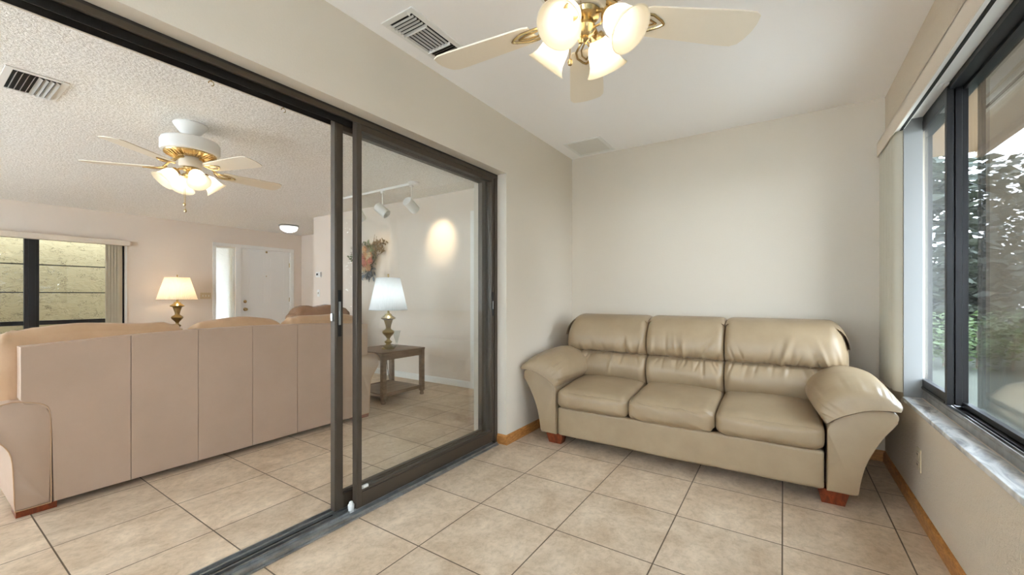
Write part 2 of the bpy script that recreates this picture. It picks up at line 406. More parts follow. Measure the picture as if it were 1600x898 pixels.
hd.obj('head_channel', M['bronze_shaded'], d, world=True)
tk = MB()
tk.box(-1.98, -1.800, OY0+.001, JY-.036, .0005, .008, .002)
for x in (-1.972, -1.935, -1.895, -1.866, -1.815): tk.box(x-.004, x+.004, OY0+.001, JY-.036, .008, .022, .0015)
tag(tk.obj('floor_track', M['alu'], d, world=True), 'grey ribbed aluminium track')
tg = MB()
for x0, x1 in ((-1.929, -1.902), (-1.889, -1.873)): tg.box(x0, x1, OY0+.01, 1.25, .0082, .0095)
tg.obj('track_groove', M['slot'], d, world=True)
bp = MB(); bp.lathe([(0, 0), (.014, 0), (.016, .012), (.016, .028), (.010, .034), (0, .034)], 16, Matrix.Translation((-1.868, 1.318, .022)) )
bp.box(-1.876, -1.860, 1.305, 1.330, .010, .024, .002); bp.ball((-1.868, 1.318, .058), .011)
tag(bp.obj('stopper', M['plastic'], d, world=True), 'small white plastic stopper on the track')

def panel(name, label, xa, xb, y0, y1, sw, zb, zt, railb, railt):
    d = thing(name, label, 'door', ((xa+xb)/2, (y0+y1)/2, 0), kind='structure')
    for a, b in ((y0, y0+sw), (y1-sw, y1)):
        m_ = MB(); m_.box(xa, xb, a, b, zb, zt, .003); m_.box(xb-.004, xb+.002, a+.006, b-.012, zb+.02, zt-.02, .001)
        m_.obj('stile', M['bronze'], d, world=True)
    MB().box(xa, xb, y0+sw, y1-sw, zb, railb, .003).box(xa+.004, xb-.008, y0+sw, y1-sw, railb, railb+.012, .002).obj('bottom_rail', M['bronze'], d, world=True)
    MB().box(xa, xb, y0+sw, y1-sw, zt-railt, zt, .003).obj('top_rail', M['bronze'], d, world=True)
    xm = (xa+xb)/2
    MB().box(xm-.003, xm+.003, y0+sw-.008, y1-sw+.008, railb+.002, zt-railt+.004).obj('pane', M['glass'], d, world=True)
    return d
fixed = panel('door_2', 'fixed glass door panel nearest the tan sofa', -1.882, -1.845, 1.335, JY-.036, .032, .024, OZ-.02, .100, .045)
slid = panel('door_3', 'sliding glass door panel pushed behind the fixed one', -1.953, -1.915, 1.256, 2.535, .048, .024, OZ-.024, .098, .045)
MB().box(-1.915, -1.9118, 1.272, 1.292, .92, 1.16, .001).obj('lock_slot', M['slot'], slid, world=True)
MB().box(-1.9118, -1.909, 1.276, 1.288, .98, 1.10, .001).box(-1.918, -1.906, 1.279, 1.285, 1.02, 1.05).obj('lock', M['chrome'], slid, world=True)
MB().box(-1.94, -1.925, 1.246, 1.258, 1.00, 1.04, .003).obj('latch', M['chrome'], slid, world=True)
MB().box(-1.8455, -1.8420, 2.520, 2.536, .98, 1.16, .001).obj('lock_slot', M['slot'], fixed, world=True)
MB().box(-1.8425, -1.8385, 2.524, 2.532, 1.03, 1.09, .001).obj('lock', M['chrome'], fixed, world=True)
MB().box(-1.862, -1.848, 1.372, 1.412, .112, .128, .003).cyl((-1.85, 1.378, .120), (-1.85, 1.406, .120), .006).obj('glazing_clip', M['plastic'], fixed, world=True)

# ------------------------------------------------------------------ right window
W = thing('window_1', 'big black-framed sliding window over a marble sill', 'window', (.7, 1.0, WZ0), kind='structure')
mb = MB(); E1 = 3.559
mb.box(IX+.002, .765, WY0, E1, 2.112, 2.144, .002)
mb.box(IX+.002, .765, E1-.03, E1, .60, 2.1115, .002); mb.box(IX+.01, .765, WY0+.001, WY0+.035, .60, 2.1115, .002)
mb.box(.686, .765, WY0, E1, .556, .604, .002); mb.box(.735, .742, WY0, E1, .604, .618)
mb.obj('window_frame', M['dark'], W, world=True)
sb = MB(); sb.box(IX-.004, .684, WY0, E1, .5555, .590, .004, 3); sb.box(IX-.001, IX+.004, WY0, E1, .590, .603); sb.box(.676, .680, WY0, E1, .590, .600)
tag(sb.obj('sill_track', M['alu'], W, world=True), 'silver aluminium sill track')
mb = MB()
mb.box(.677, .7005, 2.77, 2.815, .612, 2.127, .003); mb.box(.700, .722, 2.775, 2.815, .612, 2.127, .002)
mb.box(.702, .728, WY0+.05, 2.815, .606, .630, .002); mb.box(.706, .728, WY0+.05, 2.815, 2.098, 2.112, .002)
mb.obj('near_sash', M['dark'], W, world=True)
MB().box(.712, .718, WY0+.05, 2.80, .622, 2.104).obj('near_pane', M['glass'], W, world=True)
mb = MB()
mb.box(.648, .6725, 2.77, 2.80, .612, 2.127, .003); mb.box(.6715, .678, 2.785, 2.80, .612, 2.127)
mb.box(.652, .672, 2.80, E1-.03, .604, .662, .003); mb.box(.652, .672, 2.80, E1-.03, 2.06, 2.111, .003); mb.box(.652, .672, E1-.06, E1-.03, .66, 2.062, .002); mb.box(.646, .652, 2.80, WY1-.02, .612, .622)
mb.obj('far_sash', M['dark'], W, world=True)
MB().box(.659, .665, 2.795, E1-.04, .65, 2.07).obj('far_pane', M['glass'], W, world=True)
MB().box(.757, .7574, WY0+.03, 2.80, .61, 2.111).obj('insect_screen', M['screen'], W, world=True)
MB().box(.635, .652, 2.745, 2.785, 2.1275, 2.135, .001).box(.618, .638, 2.735, 2.795, 2.133, 2.1355).obj('bracket', M['white'], W, world=True)
# reveal boards
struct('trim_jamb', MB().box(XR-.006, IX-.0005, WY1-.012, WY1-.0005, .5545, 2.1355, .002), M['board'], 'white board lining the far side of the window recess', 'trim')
struct('trim_head', MB().box(XR-.004, IX-.0005, WY0, WY1-.0005, 2.136, 2.1445), M['white'], 'white head board of the window recess', 'trim')
sl = MB()
for a, b in ((2.52, 3.197), (1.02, 2.5185), (-.48, 1.0185), (-1.2, -.4815)): sl.box(.568, IX-.005, a, b, .531, .554, .004, 2)
struct('trim_sill', sl, M['marble'], 'white and grey marble window sill', 'window sill')

# blinds of the right window
B = thing('vertical_blinds', 'pale vertical blinds stacked beside the big window', 'blinds', (.555, 3.45, 0))
VX = .527
MB().box(VX, VX+.006, WY0-.1, 3.675, 2.063, 2.155, .0015).box(VX+.006, XR-.001, 3.668, 3.675, 2.063, 2.155).box(VX, XR-.001, WY0-.1, 3.675, 2.148, 2.155).obj('valance', M['greige'], B, world=True)
MB().box(.537, .5785, WY0-.1, 3.66, 2.085, 2.115, .002).obj('headrail', M['white'], B, world=True)
MB().box(.560, .574, WY0-.1, 3.64, 2.0835, 2.0852).obj('headrail_slot', M['slot'], B, world=True)
ny = [3.625, 3.545, 3.465, 3.385, 3.31, 3.235]
for i, y in enumerate(ny):
    mb = MB(); a = math.radians(22); c, s = math.cos(a), math.sin(a)
    def vf(u, v, y=y, i=i):
        t = (u-.5)*.078; bow = .016*(1-(2*u-1)**2)
        return Vector((.5555-.48*t-bow*.4, y+.52*t, .575+v*(2.085-.575)))
    mb.grid(vf, 7, 2)
    r = bmesh.ops.solidify(mb.b, geom=mb.b.faces[:], thickness=.0012)
    mb.obj('vane', M['vane'], B, world=True)
ch = MB(); ch.tube([(.532+.02*0, y, .578+.004*(i % 2)) for i, y in enumerate([3.66-.01*k for k in range(38)])], .0015, 5)
ch.obj('bottom_chain', M['white'], B, world=True)

def plate(name, label, cat, c, nrm, w, h, m, kids):
    """wall plate: c centre, nrm 'x-','x+','y-' facing; kids list of (du,dv,w,h,depth,name,mat)"""
    t = thing(name, label, cat, c)
    def B_(mb, du, dv, w, h, d0, d1, bev):
        if nrm == 'x-': mb.box(-d1, -d0, du-w/2, du+w/2, dv-h/2, dv+h/2, bev)
        if nrm == 'x+': mb.box(d0, d1, du-w/2, du+w/2, dv-h/2, dv+h/2, bev)
        if nrm == 'y-': mb.box(du-w/2, du+w/2, -d1, -d0, dv-h/2, dv+h/2, bev)
        return mb
    B_(MB(), 0, 0, w, h, .0003, .006, .002).obj('cover_plate', m, t)
    for du, dv, kw, kh, d0, d1, nm, km in kids: B_(MB(), du, dv, kw, kh, d0, d1, .001).obj(nm, km, t)
    return t
plate('power_outlet', 'beige power outlet on the wall under the big window', 'outlet', (XR, 2.894, .295), 'x-', .073, .115, M['beige'],
      [(0, .026, .034, .030, .006, .0085, 'socket', M['beige']), (0, -.026, .034, .030, .006, .0085, 'socket', M['beige']),
       (-.007, .028, .003, .010, .0085, .0089, 'slot', M['slot']), (.007, .028, .003, .010, .0085, .0089, 'slot', M['slot']),
       (-.007, -.024, .003, .010, .0085, .0089, 'slot', M['slot']), (.007, -.024, .003, .010, .0085, .0089, 'slot', M['slot'])])
plate('light_switch', 'three-gang light switch between table lamp and front door', 'light switch', (XF, 3.185, 1.13), 'x+', .165, .115, M['beige'],
      [(k*.046, 0, .012, .026, .006, .016, 'toggle', M['white']) for k in (-1, 0, 1)])
plate('thermostat', 'white thermostat on the wall beside the foyer corner', 'thermostat', (-6.41, YT, 1.48), 'y-', .15, .09, M['white'],
      [(0, 0, .135, .08, .006, .026, 'housing', M['white']), (-.022, .005, .05, .032, .026, .0275, 'screen', M['slot'])])
plate('wall_switch', 'small white switch below the thermostat', 'light switch', (-6.43, YT, 1.175), 'y-', .072, .115, M['white'],
      [(0, 0, .016, .03, .006, .016, 'toggle', M['greige'])])

# ------------------------------------------------------------------ unseen windows added to fill sunroom and living room with daylight
def fill_window(name, label, axis, p, a0, a1, z0, z1, n, m):
    """frame and panes; axis 'y' plane at y=p, 'x' plane at x=p"""
    w = thing(name, label, 'window', ((a0+a1)/2, p, z0) if axis == 'y' else (p, (a0+a1)/2, z0), kind='structure')
    fb, gb = MB(), None
    def B_(mb, u0, u1, q0, q1, t):
        if axis == 'y': mb.box(u0, u1, p-t, p+t, q0, q1, .002)
        else: mb.box(p-t, p+t, u0, u1, q0, q1, .002)
    e = .001
    B_(fb, a0+e, a1-e, z0+e, z0+.05, .03); B_(fb, a0+e, a1-e, z1-.05, z1-e, .03)
    for k in range(n+1):
        c = a0+.026+(a1-a0-.052)*k/n; B_(fb, c-.025, c+.025, z0+.05, z1-.05, .03)
    fb.obj('window_frame', m, w, world=True)
    for k in range(n):
        g = MB(); s0 = a0+.026+(a1-a0-.052)*k/n+.02; s1 = a0+.026+(a1-a0-.052)*(k+1)/n-.02
        if axis == 'y': g.box(s0, s1, p-.003, p+.003, z0+.04, z1-.04)
        else: g.box(p-.003, p+.003, s0, s1, z0+.04, z1-.04)
        g.obj('pane', M['obscure'], w, world=True)
    return w
fill_window('fill_window_3', 'unseen obscure-glass window added to the sunroom end wall for fill light', 'y', Y0-.08, -1.55, .42, .5, 2.25, 2, M['dark'])  # added behind the camera to light the sunroom evenly
fill_window('fill_window_4', 'unseen obscure-glass window added to the living room end wall for fill light', 'y', YL0-.08, -8.4, -2.5, .4, 2.25, 4, M['dark'])  # added out of view to light the living room evenly

# living room window with black sashes
w2 = thing('window_2', 'black-sashed window looking on yellow stucco', 'window', (XF, .9, SW[2]), kind='structure')
y0, y1, z0, z1 = SW; fx = XF-.07
fb = MB()
fb.box(fx-.03, fx+.03, y0+.001, y1-.001, z1-.045, z1-.001); fb.box(fx-.03, fx+.03, y0+.001, y1-.001, z0+.001, z0+.05)
fb.box(fx-.03, fx+.03, y0+.001, y0+.04, z0, z1-.04); fb.box(fx-.03, fx+.03, y1-.038, y1-.001, z0+.05, z1-.045)
fb.box(fx-.03, fx+.045, 1.037, 1.178, z0+.05, z1-.03, .006); fb.box(fx+.045, fx+.055, 1.075, 1.14, z0+.05, z1-.03, .003)
fb.obj('window_frame', M['dark'], w2, world=True)
for a, b in ((y0+.04, 1.037), (1.178, y1-.038)):
    sh = MB(); sh.box(fx-.02, fx+.02, a, b, .715, .775, .004)
    for z in (1.178, 1.575): sh.box(fx-.008, fx+.008, a, b, z-.007, z+.007)
    sh.obj('sash', M['dark'], w2, world=True)
    MB().box(fx-.003, fx+.003, a-.005, b+.005, z0+.04, z1-.04).obj('pane', M['glass'], w2, world=True)
struct('trim_window', MB().box(XF-.001, XF+.012, y1+.001, y1+.022, z0, z1).box(XF-.03, XF+.03, y0-.03, y1+.03, z0-.03, z0-.001), M['white'], 'white trim beside the stucco-view window', 'trim')
B2 = thing('vertical_blinds', 'narrow stack of pale vertical blinds beside the living room window', 'blinds', (XF+.06, .9, 0))
MB().box(XF+.001, XF+.115, -.45, 2.118, 1.925, 2.002, .003).obj('valance', M['greige'], B2, world=True)
for i, y in enumerate([1.87, 1.905, 1.94, 1.975, 2.01]):
    mb = MB()
    def vf(u, v, y=y, i=i):
        t = (u-.5)*.085; bow = .006*(1-(2*u-1)**2)
        return Vector((XF+.06-.42*t+bow, y+.75*t, .52+v*1.41))
    mb.grid(vf, 7, 2); bmesh.ops.solidify(mb.b, geom=mb.b.faces[:], thickness=.0012)
    mb.obj('vane', M['vane'], B2, world=True)

# ------------------------------------------------------------------ front door, sidelight, casing
fd = thing('door_4', 'white six-panel front door with brass knob and deadbolt', 'door', (XF-.02, 4.25, 0), kind='structure')
dl = MB(); x0, x1 = XF-.06, XF-.018
ya, yb_ = DR[0]+.018, DR[1]-.018
dl.box(x0, x1-.0045, ya, yb_, .01, 2.04)
# stiles, rails and raised panels
cols = [(ya+.12, (ya+yb_)/2-.055), ((ya+yb_)/2+.055, yb_-.12)]
rows = [(.22, .80), (.95, 1.58), (1.70, 1.93)]
zs = [(.01, .22), (.80, .95), (1.58, 1.70), (1.93, 2.04)]
for a, b in ((ya, ya+.12), (yb_-.12, yb_), ((ya+yb_)/2-.055, (ya+yb_)/2+.055)): dl.box(x1-.0045, x1, a, b, .01, 2.04)
for a, b in cols:
    for q, r in zs: dl.box(x1-.0045, x1, a, b, q, r)
    for q, r in rows: dl.box(x1-.02, x1-.0012, a+.03, b-.03, q+.03, r-.03)
dl.obj('door_leaf', M['white'], fd, world=True, flat=True)
rot = Matrix.Rotation(PI/2, 4, 'Y')
for nm, z, prof in (('door_knob', .866, [(0, 0), (.034, 0), (.034, .006), (.012, .012), (.012, .03), (.026, .036), (.03, .05), (.024, .064), (0, .067)]),
                    ('deadbolt', 1.017, [(0, 0), (.030, 0), (.030, .010), (.020, .018), (.0, .019)])):
    MB().lathe(prof, 20, Matrix.Translation((x1, 3.852, z)) @ rot).obj(nm, M['brass'], fd, world=True)
MB().lathe([(0, 0), (.009, 0), (.009, .004), (0, .005)], 12, Matrix.Translation((x1, 4.25, 1.53)) @ rot).obj('peephole', M['brass'], fd, world=True)
for z in (.3, 1.05, 1.78): MB().box(XF-.02, XF-.006, DR[1]-.024, DR[1]-.004, z-.045, z+.045, .002).obj('hinge', M['brass'], fd, world=True)
MB().box(x1, x1+.014, 4.235, 4.268, 2.00, 2.04, .003).obj('door_hook', M['antique'], fd, world=True)
cs = MB(); c0, c1 = 3.293, 4.80; t = XF+.016
cs.box(XF+.001, t, c0, SL[0]+.004, 0, 2.0595, .004); cs.box(XF+.001, t, c0, c1, 2.06, 2.125, .004); cs.box(XF+.001, t, DR[1]-.004, c1, 0, 2.0595, .004); cs.box(XF+.001, t, SL[1]-.004, DR[0]+.004, 0, 2.0595, .004)
cs.box(XF-.149, XF+.001, DR[0]+.001, DR[0]+.016, 0, 2.058); cs.box(XF-.149, XF+.001, DR[1]-.016, DR[1]-.001, 0, 2.058); cs.box(XF-.149, XF+.001, DR[0]+.016, DR[1]-.016, 2.043, 2.058)
struct('trim_front_door', cs, M['white'], 'white casing round the front door and sidelight', 'trim')
w5 = thing('window_5', 'tall narrow obscure-glass sidelight beside the front door', 'window', (XF, 3.5, SL[2]), kind='structure')
sf = MB()
for a, b, q, r in ((SL[0]+.001, SL[0]+.016, SL[2], SL[3]-.001), (SL[1]-.03, SL[1]-.001, SL[2], SL[3]-.001), (SL[0]+.016, SL[1]-.03, SL[3]-.02, SL[3]-.001), (SL[0]+.016, SL[1]-.03, SL[2]+.001, SL[2]+.05)):
    sf.box(XF-.07, XF-.03, a, b, q, r, .003)
sf.obj('window_frame', M['white'], w5, world=True)
MB().box(XF-.054, XF-.048, SL[0]+.012, SL[1]-.026, SL[2]+.04, SL[3]-.015).obj('pane', M['obscure'], w5, world=True)
# doorway on the wreath wall, right of the spotlights
d6 = MB(); dx0, dx1 = -3.19, -2.22
d6.box(dx0, dx0+.065, YT-.018, YT-.001, 0, 2.165, .004); d6.box(dx1-.065, dx1, YT-.018, YT-.001, 0, 2.165, .004); d6.box(dx0+.065, dx1-.065, YT-.018, YT-.001, 2.10, 2.165, .004)
struct('trim_side_door', d6, M['white'], 'white casing of the side door on the wreath wall', 'trim')
sd = thing('door_5', 'white side door on the wreath wall', 'door', ((dx0+dx1)/2, YT, 0), kind='structure')
MB().box(dx0+.066, dx1-.066, YT-.010, YT-.001, .01, 2.098).obj('door_leaf', M['white'], sd, world=True)
MB().lathe([(0, 0), (.03, 0), (.012, .01), (.012, .03), (.028, .04), (.024, .06), (0, .064)], 16, Matrix.Translation((dx1-.13, YT-.010, .95)) @ Matrix.Rotation(PI/2, 4, 'X')).obj('door_knob', M['brass'], sd, world=True)

# ------------------------------------------------------------------ tan sofa
CX = -.62
T = thing('sofa', 'tan leather three-seat sofa with pillow arms against the sunroom back wall', 'sofa', (CX, 3.2, 0))
LT = M['tan']
def gs(x, w): return math.exp(-(x/w)**2)
def rail_fn(q, u):
    x = q.x-CX
    if u.y < -.5: q.y += .005*(gs(x-.27, .006)+gs(x+.27, .006)) - .004*math.cos(x*9)+.004*gs(x-.05, .05)*math.sin((x)*90)*gs(q.z-.25, .12)
    q.z -= .012*(1-(x/.81)**2)*(1 if u.z < 0 else 0)*.5
    return q
MB().pillow((CX, 3.2, .185), (.806, .415, .105), .018, 40, (0, 0, 0), rail_fn).obj('base', LT, T, world=True)
def seat_fn(i):
    def fn(q, u):
        f = (q.y-2.76)/.66
        q.z += .035*f
        x = q.x-CX-(-.54+.54*i)
        if u.y < -.3 or u.z > 0:
            w = max(0, 1-abs(f)/.30)
            q.z += .006*w*math.sin(x*70+i*2+6*u.z+2*math.sin(x*23))*(1 if i == 1 else .4)
            q.y += .005*w*math.sin(x*60+i+2*math.sin(x*19))*(1 if i == 1 else .4)
        if u.y < 0: q.z -= .016*max(0, u.z)*(-u.y)**2
        return q
    return fn
for i in range(3):
    MB().pillow((CX-.54+.54*i, 3.085, .362), (.2685, .325, .078), .050, 22, (.002, .016, .022), seat_fn(i)).obj('seat_cushion', LT, T, world=True)
prof = [(3.230, .445), (3.195, .50), (3.185, .56), (3.200, .61), (3.228, .650), (3.262, .668), (3.225, .686), (3.200, .73), (3.205, .80), (3.235, .87), (3.29, .93), (3.37, .965), (3.46, .972), (3.56, .95), (3.63, .89), (3.655, .78), (3.655, .445)]
def catmull(P, n):
    out = []
    for i in range(len(P)-1):
        p0, p1, p2, p3 = [Vector(P[max(0, min(len(P)-1, k))]) for k in (i-1, i, i+1, i+2)]
        for k in range(n):
            t = k/n
            out.append(.5*((2*p1)+(p2-p0)*t+(2*p0-5*p1+4*p2-p3)*t*t+(3*p1-p0-3*p2+p3)*t**3))
    out.append(Vector(P[-1])); return out
PR = catmull([(a, b) for a, b in prof], 7)
def back_cushion(xa, xb, outer):
    """outer -1: rounded corner at xa, +1: at xb"""
    nu = 150; nv = len(PR); rows = []
    ph = random.random()*6
    folds = []
    for sd, cnt in ((1, 22), (-1, 15)):
        for k in range(cnt):
            fx = xa+(xb-xa)*(k+random.uniform(.1, .9))/cnt
            folds.append((fx, sd, random.choice([.03, .045, .06, .10, .14]), random.uniform(.007, .014), random.uniform(-.55, .55)+.5*((fx-(xa+xb)/2)/(xb-xa)), random.choice([-1, 1, 1])*random.uniform(.007, .016)))
    for i in range(nu):
        t = i/(nu-1); t = .5-.5*math.cos(PI*t)*.45-.5*(1-2*t)*.55
        x = xa+(xb-xa)*t; row = []
        for j in range(nv):
            y, z = PR[j]
            da, db = x-xa, xb-x
            rec = 0; dz = 0
            for dd, isout in ((da, outer == -1), (db, outer == 1)):
                R = .11 if isout else .05
                if dd < R:
                    e = 1-dd/R; k = 1-math.sqrt(max(0, 1-e*e))
                    rec += (.13 if isout else .05)*k; dz += (.17 if isout else .03)*k
            hh = max(0, (z-.45)/.525)
            yy = y+(rec if j < nv*.62 else -rec*.3)
            zz = z-dz*hh**2.2
            front = 1 if j < nv*.62 else 0
            cz = z-.668
            edge = min(1, min(da, db)/.05)
            if front and edge > 0 and abs(cz) < .26:
                dsp = 0
                for fx, sd, fl_, fw_, sl_, am_ in folds:
                    h_ = cz*sd
                    if h_ > -.004 and h_ < 2.2*fl_:
                        q_ = (x-fx-sl_*h_)/(fw_*(1+h_*4))
                        if abs(q_) < 2.5: dsp += am_*math.exp(-q_*q_)*math.exp(-(h_/fl_)**2)
                yy += edge*dsp
            # broad diagonal folds
            yy += front*.004*math.sin(14*x+18*z+ph)*gs(cz+.11, .07)
            row.append(Vector((x, yy, zz)))
        rows.append(row)
    mb = MB(); vs = [p for r in rows for p in r]
    fs = [(i*nv+j, (i+1)*nv+j, (i+1)*nv+j+1, i*nv+j+1) for i in range(nu-1) for j in range(nv-1)]
    fs += [tuple(range(nv)), tuple((nu-1)*nv+j for j in range(nv))[::-1]]
    fs += [tuple(i*nv for i in range(nu)), tuple(i*nv+nv-1 for i in range(nu))[::-1]]
    mb._add(vs, fs); return mb
for xa, xb, o_ in ((-.965, -.2725, -1), (-.2695, .2695, 0), (.2725, .965, 1)):
    back_cushion(CX+xa, CX+xb, o_).obj('back_cushion', LT, T, world=True, ang=60)
MB().box(CX-.84, CX+.84, 3.60, 3.690, .08, .84, .03, 4).obj('back_panel', LT, T, world=True)
armp = [(.815, .082), (.945, .082), (.955, .16), (.975, .25), (1.01, .34), (1.052, .42), (1.092, .48), (1.104, .515), (1.090, .540), (1.045, .552), (.97, .543), (.90, .508), (.83, .452), (.818, .40)]
armp = [armp[0]]+[tuple(p) for p in catmull(armp[1:], 3)]
Lc = catmull([(.815, .452), (.85, .482), (.91, .516), (.98, .545), (1.05, .555), (1.104, .555)], 14)
Uc = catmull([(.800, .452), (.738, .53), (.778, .632), (.90, .700), (1.04, .676), (1.122, .590)], 14)
def arm_pad(sg):
    random.seed(5+sg); fl = [((k+random.random())/26, random.uniform(.010, .020), random.uniform(.05, .20), random.choice([-1, -1, 1])*random.uniform(.006, .014)) for k in range(26)]
    ys = [2.742, 2.745, 2.752, 2.765, 2.785, 2.81, 2.845, 2.89, 2.94, 3.0, 3.06, 3.12, 3.18, 3.24, 3.28, 3.31, 3.33, 3.34]
    fz = [0, .30, .45, .58, .67, .74, .80, .86, .90, .96, 1.0, 1.02, 1.02, .99, .9, .72, .45, 0]
    n = len(Lc); rows = []
    for y, f in zip(ys, fz):
        row = []
        for k in range(n):
            s = k/(n-1)
            l, u_ = Lc[k], Uc[k]
            p = l+(u_-l)*f
            w = sum(a_*gs(s-s0-.25*(y-2.75)*(s0-.5), w_)*math.exp(-((y-2.755)/l_)**2) for s0, w_, l_, a_ in fl)-.010*gs(y-2.778, .012)
            b = max(0, (f-.2))*1.4*w
            row.append(Vector((CX+sg*(p[0]+.0*b), y+b*.8, p[1]+b)))
        for k in range(n-2, 0, -1): row.append(Vector((CX+sg*Lc[k][0], y, Lc[k][1]-.002)))
        rows.append(row)
    m = len(rows[0]); mb = MB()
    mb._add([p for r in rows for p in r], [(i*m+j, i*m+(j+1) % m, (i+1)*m+(j+1) % m, (i+1)*m+j) for i in range(len(rows)-1) for j in range(m)], True)
    return mb
for sg in (-1, 1):
    MB().prism([(CX+sg*p, q) for p, q in armp], 2.775, 3.62, 'y', .012).obj('arm_panel', LT, T, world=True, ang=50)
    arm_pad(sg).obj('arm_pillow', LT, T, world=True, ang=60)
for sg in (-1, 1):
    for y in (2.80, 3.56):
        xa, xb = sorted((CX+sg*.775, CX+sg*.915))
        MB().hexa([(xa+.02, y+.02, 0), (xb-.02, y+.02, 0), (xb-.02, y+.085, 0), (xa+.02, y+.085, 0)], [(xa, y, .085), (xb, y, .085), (xb, y+.10, .085), (xa, y+.10, .085)]).obj('leg', M['redwood'], T, world=True)

# ------------------------------------------------------------------ cream sofa (seen from behind)
CY = 1.416; SX = -3.239
C = thing('sofa', 'long cream leather sofa seen from behind in the living room', 'sofa', (SX-.45, CY, 0))
bp = MB()
seams = [-1.048, -.622, -.285, .05, .382, .714, 1.048]
def ztop(y): return .868+.040*(1-(y/1.05)**2)
for i in range(6):
    a, b = seams[i], seams[i+1]
    if i == 0:
        pts = [(-.935, .036), (b, .036), (b, ztop(b)), (a, ztop(a)), (a, .60), (-1.035, .575), (-.985, .565), (-.95, .535), (-.937, .48)]
    elif i == 5:
        pts = [(a, .036), (.935, .036), (.937, .48), (.95, .535), (.985, .565), (1.035, .575), (b, .60), (b, ztop(b)), (a, ztop(a))]
    else: pts = [(a, .036), (b, .036), (b, ztop(b)), (a, ztop(a))]
    bp.prism([(CY+p+(.0006 if p == a else -.0006 if p == b else 0), q) for p, q in pts], SX-.11, SX, 'x', .0035, 2)
bp.obj('back_panel', M['cream_panel'], C, world=True)
MB().box(SX-.88, SX-.112, CY-.93, CY+.93, .06, .32, .01).obj('base', M['cream_panel'], C, world=True)
am = [(.942, .036), (1.066, .036), (1.070, .2), (1.078, .32), (1.105, .385), (1.155, .45), (1.178, .51), (1.150, .565), (1.08, .592), (1.0, .575), (.955, .545), (.943, .48)]
am = [am[0]]+[tuple(p) for p in catmull(am[1:], 3)]
for sg in (-1, 1):
    MB().prism([(CY+sg*p, q) for p, q in am], SX-.90, SX-.004, 'x', .010).obj('arm', M['cream_panel'], C, world=True, ang=50)
    pipe = [(SX-.001, CY+sg*p, q) for p, q in am]
    MB().tube(pipe+[pipe[0]], .0028, 5).obj('piping', M['cream_leather'], C, world=True)
    for x in (SX-.14, SX-.85):
        a_, b_ = sorted((CY+sg*.92, CY+sg*1.062))
        MB().hexa([(x, a_, 0), (x+.13, a_, 0), (x+.13, b_, 0), (x, b_, 0)], [(x-.01, a_-.0, .036), (x+.135, a_, .036), (x+.135, b_, .036), (x-.01, b_, .036)]).obj('leg', M['redwood'], C, world=True)
def cush_fn(k):
    def fn(q, u):
        q.z += .006*math.sin(q.y*13+k)*max(0, u.z)+.010*u.z*math.cos(u.y*1.5)
        q.x += .006*math.sin(q.y*21+q.z*9+k)
        q.z += .016*math.sin(q.y*52+q.x*30+k+3*math.sin(q.y*17))*max(0, abs(u.y)-.45)*max(0, u.z)
        if u.z > 0: q.z -= .022*abs(u.y)**6
        return q
    return fn
for k, (a, b) in enumerate(((.262, 1.132), (1.138, 1.792), (1.798, 2.53))):
    MB().pillow((SX-.235, (a+b)/2, .70), (.122, (b-a)/2, .235), .085, 34, (.02, .01, .02), cush_fn(k)).obj('back_cushion', M['cream_leather'], C, world=True, ang=60)
for k, (a, b) in enumerate(((.478, 1.098), (1.104, 1.728), (1.734, 2.354))):
    MB().pillow((SX-.56, (a+b)/2, .405), (.34, (b-a)/2, .085), .05, 10, (.01, 0, .02)).obj('seat_cushion', M['cream_leather'], C, world=True, ang=60)

# brown armchair behind the cream sofa
A = thing('armchair', 'glossy brown leather armchair showing its back pillow above the cream sofa', 'armchair', (-5.3, 3.25, 0))
def wrk(q, u):
    q.x += .016*math.sin(q.y*24+q.z*16)*abs(u.z)+.006*math.sin(q.y*50); q.z += .014*math.sin(q.y*19+1)*max(0, u.z)-.04*abs(u.y)**4*max(0, u.z)
    return q
MB().pillow((-5.30, 3.24, .74), (.14, .41, .24), .09, 18, (.03, .02, .02), wrk).obj('back_pillow', M['brown_leather'], A, world=True, ang=60)
MB().box(-5.95, -5.15, 2.88, 3.60, .06, .34, .02).obj('base', M['brown_leather'], A, world=True)
MB().pillow((-5.70, 3.24, .42), (.30, .33, .09), .06, 8, (0, 0, .03)).obj('seat_cushion', M['brown_leather'], A, world=True)
for s_ in (2.80, 3.68): MB().pillow((-5.60, s_, .34), (.42, .085, .28), .07, 8, (0, .01, .02)).obj('arm', M['brown_leather'], A, world=True)
MB().box(-5.16, -5.06, 2.86, 3.62, .10, .62, .03).obj('back_panel', M['brown_leather'], A, world=True)
for x in (-5.9, -5.2):
    for y in (2.82, 3.66): MB().box(x-.03, x+.03, y-.03, y+.03, 0, .065).obj('leg', M['redwood'], A, world=True)

